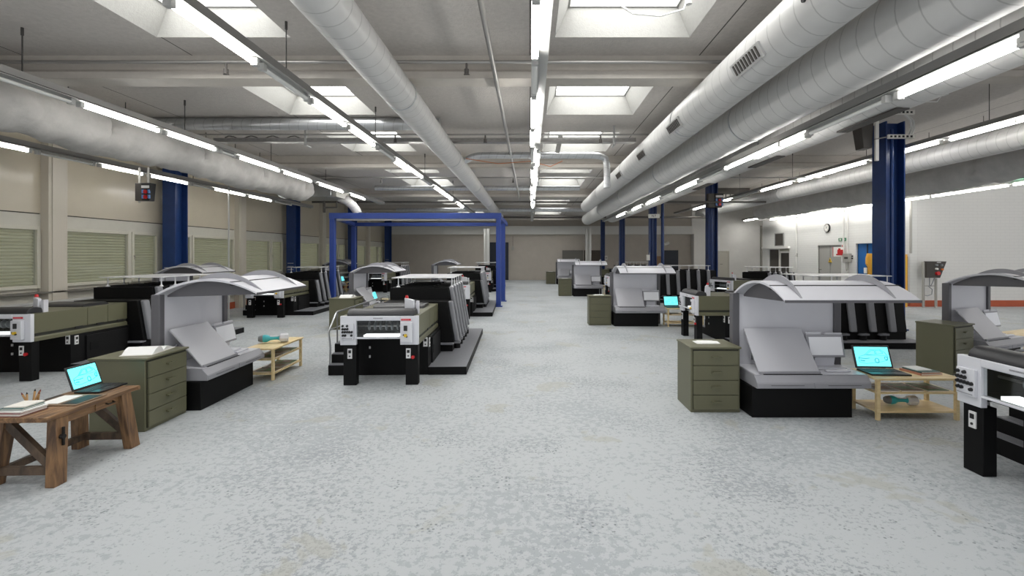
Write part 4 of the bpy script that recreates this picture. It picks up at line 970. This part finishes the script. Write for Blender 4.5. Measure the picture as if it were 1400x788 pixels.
def make_table():
    t = thing('side_table', 'x', 'table')
    B = lambda: MB(); W, D = .54, .24
    q = B(); q.box(-.012, W + .012, -.01, D + .01, .243, .256); q.build('table_top', M['birch'], t, bevel=.002)
    q = B(); q.box(.004, W - .004, .004, D - .004, .158, .166); q.build('shelf', M['birch'], t)
    q = B(); q.box(.004, W - .004, .004, D - .004, .045, .055); q.build('shelf', M['birch'], t)
    for x in (0, W - .022):
        for y in (0, D - .022): q = B(); q.box(x, x + .022, y, y + .022, 0, .243); q.build('leg', M['birch'], t, bevel=.001)
    return t

def make_laptop():
    t = thing('laptop', 'x', 'laptop')
    B = lambda: MB(); W, D = .235, .155
    q = B(); q.box(0, W, 0, D, 0, .010); q.build('base', M['lap_black'], t, bevel=.003)
    q = B()
    for r in range(5):
        for c in range(14): q.box(.012 + c * .0151, .0245 + c * .0151, .062 + r * .0155, .0745 + r * .0155, .010, .0118)
    q.build('keyboard', M['keys'], t)
    q = B(); q.box(.08, .15, .012, .05, .010, .0108); q.build('touchpad', M['keys'], t)
    lean = .05; Hs = .138
    def S(x, z, o=0): return (x, D + .004 + lean * z / Hs - o, .010 + z)
    q = B(); q.hexa([S(0, 0), S(W, 0), S(W, 0, -.008), S(0, 0, -.008)], [S(0, Hs), S(W, Hs), S(W, Hs, -.008), S(0, Hs, -.008)]); lid = q.build('lid', M['lap_black'], t, bevel=.003)
    q = B(); q.hexa([S(.012, .012, .0012), S(W - .012, .012, .0012), S(W - .012, .012, -.001), S(.012, .012, -.001)], [S(.012, Hs - .01, .0012), S(W - .012, Hs - .01, .0012), S(W - .012, Hs - .01, -.001), S(.012, Hs - .01, -.001)])
    sc = q.build('screen', M['lap_screen'], lid)
    # a plain line drawing of a car
    q = B()
    def ln(pts, w=.0022):
        for (a, b_) in zip(pts, pts[1:]): q.beam(S(a[0] * W, a[1] * Hs, .0022), S(b_[0] * W, b_[1] * Hs, .0022), w, .0012, (0, -1, .35))
    ln([(.12, .34), (.14, .50), (.30, .58), (.46, .80), (.72, .84), (.84, .70), (.90, .55), (.88, .36), (.70, .28), (.30, .20), (.14, .26), (.12, .34)])
    ln([(.34, .58), (.48, .76), (.58, .78), (.58, .60), (.34, .58)]); ln([(.61, .61), (.61, .78), (.72, .79), (.80, .66), (.61, .61)]); ln([(.30, .58), (.58, .56), (.88, .56)], .0016); ln([(.14, .44), (.30, .42), (.42, .44)], .004); ln([(.16, .34), (.28, .32)], .005)
    for cx, cy, r in ((.60, .34, .085), (.85, .44, .06)):
        ln([(cx + r * .62 * math.cos(a), cy + r * 1.2 * math.sin(a)) for a in [i * math.pi / 6 for i in range(13)]], .004)
    q.build('car_drawing', M['lap_line'], sc)
    return t

def book(name, label, loc, w, d, h, cover, rz=0.0, cat='book', group=None):
    t = thing(name, label, cat, loc, rz, group)
    q = MB(); q.box(.004, w - .003, .003, d - .003, h * .14, h * .86); q.build('pages', M['page'], t)
    q = MB(); q.box(0, w, 0, d, 0, h * .14); q.box(0, w, 0, d, h * .86, h); q.box(0, .004, 0, d, h * .14, h * .86); q.build('cover', M[cover], t)
    return t
def magazine(label, loc, cover, rz=0.0, group=None, w=.13, d=.17):
    t = thing('magazine', label, 'magazine', loc, rz, group)
    q = MB(); q.box(0, w, 0, d, 0, .006); q.build('pages', M['page'], t)
    q = MB(); q.box(-.001, w + .001, -.001, d + .001, .006, .0075); c = q.build('cover', M[cover], t)
    q = MB(); q.box(.012, w * .8, d * .74, d * .86, .0075, .0079); q.box(.02, w - .02, .03, d * .6, .0075, .0078); q.build('cover_print', M['cover_brown' if cover != 'cover_brown' else 'cover_green'], c)
    return t
def make_tool():
    """hand-held densitometer-like tool lying on its side, axis along x"""
    t = thing('hand_tool', 'x', 'tool')
    q = MB(); q.sweep([(-.075, 0, .022), (-.062, 0, .022), (-.052, 0, .022)], [.014, .019, .020], 14); q.build('tip', M['tool_grey'], t)
    q = MB(); q.sweep([(-.052, 0, .022), (-.044, 0, .022), (-.03, 0, .022), (-.016, 0, .022), (.0, 0, .022), (.02, 0, .022), (.03, 0, .022)], [.020, .022, .020, .012, .0095, .0095, .014], 16); q.build('grip', M['teal'], t)
    q = MB(); q.sweep([(.03, 0, .022), (.036, 0, .022), (.068, 0, .022), (.075, 0, .022)], [.016, .024, .025, .02], 8); q.build('head', M['tool_white'], t, sharp=20)
    q = MB(); q.box(-.018, .03, -.006, .006, .030, .034); q.build('stripe', M['tool_white'], t)
    return t

L90 = math.pi / 2 + TILT
# ---- presses
press = make_press()
PG = 'printing presses'
place(press, False, 'nearest printing press of the middle row, with lit window and chrome stair rail', -1.027, 3.62, rz=TILT)
place(press, True, 'second printing press of the middle row, its platform ending at the blue gantry leg', -.98, 7.32, rz=TILT)
place(press, True, 'third and farthest printing press of the middle row, behind the blue gantry leg', -.90, 12.5, rz=TILT)
place(press, True, 'nearest printing press of the left row, behind the oak desk at the frame edge', -4.09, 3.72, rz=TILT)
place(press, True, 'second printing press of the left row, beyond the console with the open book', -3.93, 7.47, rz=TILT)
place(press, True, 'third printing press of the left row, seen small under the blue gantry', -3.62, 12.4, rz=TILT)
R90 = -math.pi / 2
place(press, True, 'printing press cut by the lower right frame edge, its knob panel in full view', 2.085, 1.955, rz=R90)
place(press, True, 'printing press side-on behind the nearest right console, olive flank towards the camera', 2.055, 5.64, rz=R90)
place(press, True, 'printing press side-on behind the second console of the right row', 2.02, 10.4, rz=R90)
place(press, True, 'farthest printing press of the right row, mostly hidden by the third console', 2.02, 15.0, rz=R90)
place(press, True, 'printing press before the clock wall, seen over the olive flank of a nearer press', 3.80, 8.75, rz=R90 + .35, sx=1.0, sy=.62)
# ---- consoles
con = make_console()
place(con, False, 'grey proofing console beside the olive cabinet in the right foreground', 1.457, 2.91)
place(con, True, 'second grey proofing console of the right row, before the upright black fins', 1.39, 6.6)
place(con, True, 'third grey proofing console of the right row, before the back wall', 1.41, 11.3)
place(con, True, 'fourth and farthest grey proofing console of the right row', 1.42, 15.9)
place(con, True, 'large grey proofing console in the left foreground facing the aisle', -2.005, 3.04, rz=L90)
place(con, True, 'grey proofing console behind the rail of the middle press', -2.05, 6.78, rz=L90)
place(con, True, 'small distant console arch above the second middle press', -1.72, 11.6, rz=L90)
place(con, True, 'console with a dark arched roof by the windows, behind the nearest left press', -4.56, 6.42, rz=L90)
place(con, True, 'distant console with a dark arched roof at the left foot of the blue gantry', -4.50, 11.9, rz=L90)
place(con, True, 'grey proofing console turned aside behind the press at the right frame edge', 3.96, 4.0, rz=.40, sx=.95)
# ---- cabinets
cab = make_cabinet()
place(cab, False, 'olive four-drawer cabinet in the right foreground with a flat sheet on top', 1.117, 3.0)
place(cab, True, 'olive four-drawer cabinet left of the second right console', 1.055, 6.69, sy=.8)
place(cab, True, 'olive four-drawer cabinet left of the third right console', 1.07, 11.4)
place(cab, True, 'olive four-drawer cabinet left of the farthest right console', 1.08, 16.0)
place(cab, True, 'olive four-drawer cabinet with the open book, beside the oak desk', -2.07, 2.675, rz=L90, sx=1.09, sy=1.12)
place(cab, True, 'olive cabinet half hidden behind the chrome rail of the middle press', -2.12, 6.32, rz=L90, sx=1.13, sy=1.2)
place(cab, True, 'olive cabinet showing a broad plain side, at the far right behind the birch table', 3.625, 3.915, rz=.40, sx=.93)
# ---- side tables
tab = make_table()
place(tab, False, 'birch table with laptop and books in the right foreground', 2.182, 2.857, sx=.92)
place(tab, True, 'birch table with a laptop behind the second right console', 2.115, 6.55, sx=.92)
place(tab, True, 'small birch table right of the third right console', 2.135, 11.3, sx=.6)
place(tab, True, 'birch table with a teal tool on top, beside the left foreground console', -1.905, 3.765, rz=L90, sx=.94, sy=.9)
place(tab, True, 'birch table behind the middle press next to the rear console', -1.99, 7.51, rz=L90, sx=.93)
place(tab, True, 'distant birch table with a laptop at the left gantry leg', -4.46, 12.64, rz=L90)
place(tab, True, 'birch table at the right frame edge beyond the turned console', 4.66, 4.30, rz=.40)
# ---- things on the furniture
def at(base, loc, rz, sx=1, sy=1):
    c, s = math.cos(rz), math.sin(rz); x, y = base[0] * sx, base[1] * sy
    return (loc[0] + x * c - y * s, loc[1] + x * s + y * c)
def P(X, Z): return (X - SH * Z, Z)
T1, T2, T3, T4, T5, T6 = P(2.155, 2.857), P(2.115, 6.55), P(2.135, 11.3), P(-1.905, 3.765), P(-1.99, 7.51), P(-4.46, 12.64)
lap = make_laptop()
def lay(proto, used, label, tbl, rz, loc, z, dr=0.0, sx=1, sy=1, sz=1):
    o = proto if not used else copy_tree(proto)
    x, y = at(loc, tbl, rz); o['label'] = label; o.location = (x * U, y * U, z * U); o.rotation_euler = (0, 0, rz + dr); o.scale = (sx, sy, sz); return o
lay(lap, False, 'open laptop with a cyan car drawing on the birch table in the right foreground', T1, 0, (.035, .055), .256, -.06)
lay(lap, True, 'open laptop on the birch table behind the second right console', T2, 0, (.01, .06), .256, 0, .9)
lay(lap, True, 'open laptop with cyan screen on the distant birch table at the left gantry leg', T6, L90, (.27, .06), .256)
lay(lap, True, 'open laptop with cyan screen on the birch table behind the middle press', T5, L90, (.03, .06), .256, 0, .8)
# right table: stack of books, magazines, tool
x, y = at((.335, .055), T1, 0)
book('book', 'orange book at the bottom of the stack on the right birch table', (x, y, .256), .15, .15, .012, 'cover_orange', .12)
book('book', 'dark green book in the middle of the stack on the right birch table', (x + .012, y + .012, .268), .13, .135, .008, 'cover_teal', .10)
book('book', 'white booklet on top of the stack on the right birch table', (x + .01, y + .04, .276), .10, .11, .005, 'paper', .08)
for i, (px, cv, lab) in enumerate(((.05, 'cover_grey', 'leftmost'), (.20, 'cover_brown', 'middle'), (.36, 'cover_green', 'rightmost'))):
    x, y = at((px, .03), T1, 0); magazine(f'{lab} of three magazines on the middle shelf of the right birch table', (x, y, .166), cv, .04 * (i - 1))
tool = make_tool()
lay(tool, False, 'small hand tool with a white head on the bottom shelf of the right birch table', T1, 0, (.26, .12), .060, -.1, 1.25, 1.25, 1.25)
lay(tool, True, 'teal hand tool with a white head lying on top of the left birch table', T4, L90, (.24, .12), .262, -1.25, 1.5, 1.5, 1.5)
for lvl, nm in ((.166, 'middle'), (.055, 'bottom')):
    for i, (px, cv, lab) in enumerate(((.04, 'cover_brown', 'nearest'), (.19, 'cover_grey', 'second'), (.34, 'cover_green', 'farthest'))):
        x, y = at((px, .02), T4, L90); magazine(f'{lab} magazine on the {nm} shelf of the birch table under the teal tool', (x, y, lvl), cv, L90 + .05 * (i - 1))
for tb, rz, nm in ((T2, 0, 'behind the second right console'),):
    for i, (px, cv) in enumerate(((.06, 'cover_brown'), (.3, 'cover_grey'))):
        x, y = at((px, .03), tb, rz); magazine(f'{("left", "right")[i]} magazine on the middle shelf of the birch table {nm}', (x, y, .166), cv, rz)
x, y = at((.24, .04), T2, 0); magazine('magazine on the bottom shelf of the birch table behind the second right console', (x, y, .055), 'cover_green', .1)
for i, px in enumerate((.05, .26)):
    x, y = at((px, .03), T5, L90); magazine(f'{("near", "far")[i]} magazine on the middle shelf of the birch table behind the middle press', (x, y, .166), 'cover_brown' if i else 'cover_grey', L90)
# open books / sheets on the cabinets
def open_book(label, loc, rz, s=1.0):
    t = thing('open_book', label, 'book', loc, rz)
    q = MB()
    n_ = 10
    for sg in (-1, 1):
        up = [(sg * .12 * i / n_, .004 + .034 * math.sin(min(1, i / n_ * 1.15) * math.pi) ** .7 * (1 - .45 * i / n_) * (1.25 if sg < 0 else .7)) for i in range(n_ + 1)]
        lo = [(p_[0], .002) for p_ in up]
        q.prism((up + lo[::-1]) if sg > 0 else (lo + up[::-1]), 'y', -.08 * s, .08 * s)
    q.build('pages', M['paper'], t, sharp=50)
    q = MB(); q.box(-.125, .125, -.083 * s, .083 * s, 0, .002); q.build('cover', M['page'], t)
    return t
c1 = P(-2.07, 2.675); x, y = at((.19, .13), c1, L90); open_book('open book lying on the left olive cabinet beside the oak desk', (x, y, .415), L90 + .15)
c2 = P(-2.12, 6.32); x, y = at((.18, .15), c2, L90); open_book('open book on the olive cabinet behind the middle press rail', (x, y, .415), L90)
def sheet(label, loc, rz):
    t = MB(); t.prism([(-.08, -.05), (.07, -.06), (.09, .02), (.03, .055), (-.07, .045)], 'z', 0, .003)
    o = t.build('paper_sheet', M['paper'], None); tag(o, label, 'paper'); o.location = (loc[0] * U, loc[1] * U, loc[2] * U); o.rotation_euler = (0, 0, rz)
    q = MB(); q.prism([(-.05, -.045), (.05, -.05), (.06, .03), (-.04, .05)], 'z', .003, .006); q.build('top_sheet', M['paper'], o); return o
for (X, Z, lab) in ((1.117, 3.0, 'white paper sheets on the olive cabinet in the right foreground'), (1.055, 6.69, 'white paper sheets on the cabinet left of the second right console'), (1.07, 11.4, 'white paper sheets on the cabinet left of the third right console'), (1.08, 16.0, 'white paper sheets on the cabinet left of the farthest right console')):
    x, y = at((.15, .16), P(X, Z), 0); sheet(lab, (x, y, .415), .1)
# ---- oak desk, left foreground
D0 = P(-2.115, 2.26)
t = thing('oak_desk', 'rustic oak trestle desk with slanted legs in the left foreground', 'desk', (D0[0], D0[1], 0), TILT)
q = MB()
for i in range(5): w = .27 / 5; q.box(-.135 + i * w + .0008, -.135 + (i + 1) * w - .0008, -.235, .235, .288, .306)
q.build('desk_top', M['wood_dark'], t, bevel=.001)
q = MB(); q.box(-.137, .137, -.252, -.236, .286, .307); q.box(-.137, .137, .236, .252, .286, .307); q.build('end_board', M['wood_dark'], t, bevel=.002)
q = MB(); q.box(.09, .105, -.2, .2, .245, .288); q.box(-.105, -.09, -.2, .2, .245, .288); q.build('apron', M['wood_dark'], t)
q = MB(); q.box(.105, .110, .015, .165, .250, .284); dr = q.build('drawer', M['wood_dark'], t, bevel=.001)
q = MB(); q.sweep([(.110, .07, .268), (.122, .072, .264), (.122, .108, .264), (.110, .11, .268)], .0035, 8); q.build('drawer_handle', M['iron'], dr)
for sx_ in (-1, 1):
    for sy_ in (-1, 1):
        a = Vector((sx_ * .108, sy_ * .172, .29)); c = Vector((sx_ * .130, sy_ * .205, 0)); wx, wy = .020, .030
        q = MB(); q.hexa([(c.x - wx, c.y - wy, 0), (c.x + wx, c.y - wy, 0), (c.x + wx, c.y + wy, 0), (c.x - wx, c.y + wy, 0)], [(a.x - wx, a.y - wy, .288), (a.x + wx, a.y - wy, .288), (a.x + wx, a.y + wy, .288), (a.x - wx, a.y + wy, .288)])
        lg = q.build('leg', M['wood_up'], t, bevel=.003)
        if sx_ > 0 and sy_ < 0:
            q = MB(); q.box(.138, .146, sy_ * .184 - .004, sy_ * .184 + .004, .165, .245); q.cyl((.136, sy_ * .184 - .006, .205), (.152, sy_ * .184 - .006, .205), .010, 12); q.build('iron_latch', M['iron'], lg)
for sy_ in (-1, 1):
    q = MB(); q.beam((-.12, sy_ * .198, .062), (.12, sy_ * .198, .062), .022, .034); q.build('stretcher', M['wood_shadow'], t)
    q = MB(); q.beam((-.10, sy_ * .185, .275), (.112, sy_ * .197, .075), .022, .036); q.build('brace', M['wood_shadow'], t)
q = MB(); q.beam((-.105, -.195, .062), (-.105, .195, .062), .024, .03); q.build('stretcher', M['wood_shadow'], t)
q = MB(); q.box(-.128, -.095, -.09, .09, .306, .3075); q.build('pen_tray', M['slot_dark'], t)
def ond(x, y): return at((x, y), D0, TILT)
x, y = ond(-.035, .165); lay(lap, True, 'open laptop with a cyan car drawing on the oak desk', (x, y), L90, (-.06, -.085), .307, 0, .74, .80, .85)
x, y = ond(-.115, -.232); book('book', 'maroon book at the bottom of the stack on the oak desk', (x, y, .307), .125, .12, .014, 'cover_red', TILT - .05)
x, y = ond(-.105, -.222); book('book', 'white paperback in the stack on the oak desk, above the maroon book', (x, y, .321), .115, .112, .006, 'paper', TILT - .08)
x, y = ond(-.10, -.215); book('book', 'teal book in the stack on the oak desk, under the top booklet', (x, y, .327), .10, .10, .008, 'cover_teal', TILT - .02)
x, y = ond(-.09, -.205); book('book', 'pale booklet on top of the stack on the oak desk', (x, y, .335), .085, .095, .005, 'page', TILT + .05)
x, y = ond(-.02, -.02)
t = thing('clipboard', 'brown folder with a white sheet lying open on the oak desk', 'folder', (x, y, .307), TILT)
q = MB(); q.box(-.07, .13, -.07, .10, 0, .004); q.build('folder_board', M['clip'], t, bevel=.001)
q = MB(); q.box(-.055, .03, -.05, .08, .004, .0055); q.build('paper', M['paper'], t)
q = MB(); q.box(.05, .12, -.055, .085, .004, .0052); q.build('leather_panel', M['iron'], t)
for i, (dx, dy, tx, ty) in enumerate(((0, 0, -.012, -.02), (.006, .014, .004, .006), (-.004, .028, .012, .02), (.004, -.01, -.006, .004), (.002, .04, .02, -.012))):
    x, y = ond(-.118 + dx, -.07 + dy)
    t = thing('pencil', ['pencil leaning most to the left in the tray of the oak desk', 'upright middle pencil in the tray of the oak desk', 'pencil leaning to the right in the tray of the oak desk', 'front pencil in the tray of the oak desk', 'rear short pencil in the tray of the oak desk'][i], 'pencil', (x, y, .3075), 0, 'pencils in the desk tray')
    hh = (.062, .068, .058, .060, .052)[i]
    q = MB(); q.cyl((0, 0, 0), (tx * .85, ty * .85, hh * .85), .0038, 6); q.build('shaft', M['pencil'], t); q = MB(); q.cone((tx * .85, ty * .85, hh * .85), (tx, ty, hh), .0038, .0008, 6); q.build('point', M['iron'] if i % 2 else M['cover_red'], t)

# ================================================================ LIGHT, CAMERA
w = bpy.data.worlds.new('hall_world'); SC.world = w; w.use_nodes = True
bg = w.node_tree.nodes['Background']; bg.inputs[0].default_value = (0.95, 0.97, 1.0, 1); bg.inputs[1].default_value = .95
cam = bpy.data.cameras.new('camera'); co = bpy.data.objects.new('camera', cam); COL.objects.link(co)
co.location = (0, 0, U); co.rotation_euler = (math.pi / 2, 0, 0)
cam.sensor_fit = 'HORIZONTAL'; cam.sensor_width = 36; cam.lens = 650 / 1400 * 36
cam.shift_x = -25 / 1400; cam.shift_y = -46 / 1400; cam.clip_start = .05; cam.clip_end = 200
SC.camera = co
vs = SC.view_settings; vs.view_transform = 'Standard'; vs.look = 'None'; vs.exposure = 0.0; vs.gamma = 1.0; vs.use_curve_mapping = False
SC.cycles.max_bounces = 8; SC.cycles.diffuse_bounces = 6; SC.cycles.transparent_max_bounces = 12; SC.cycles.sample_clamp_indirect = 6
SC.cycles.use_denoising = True
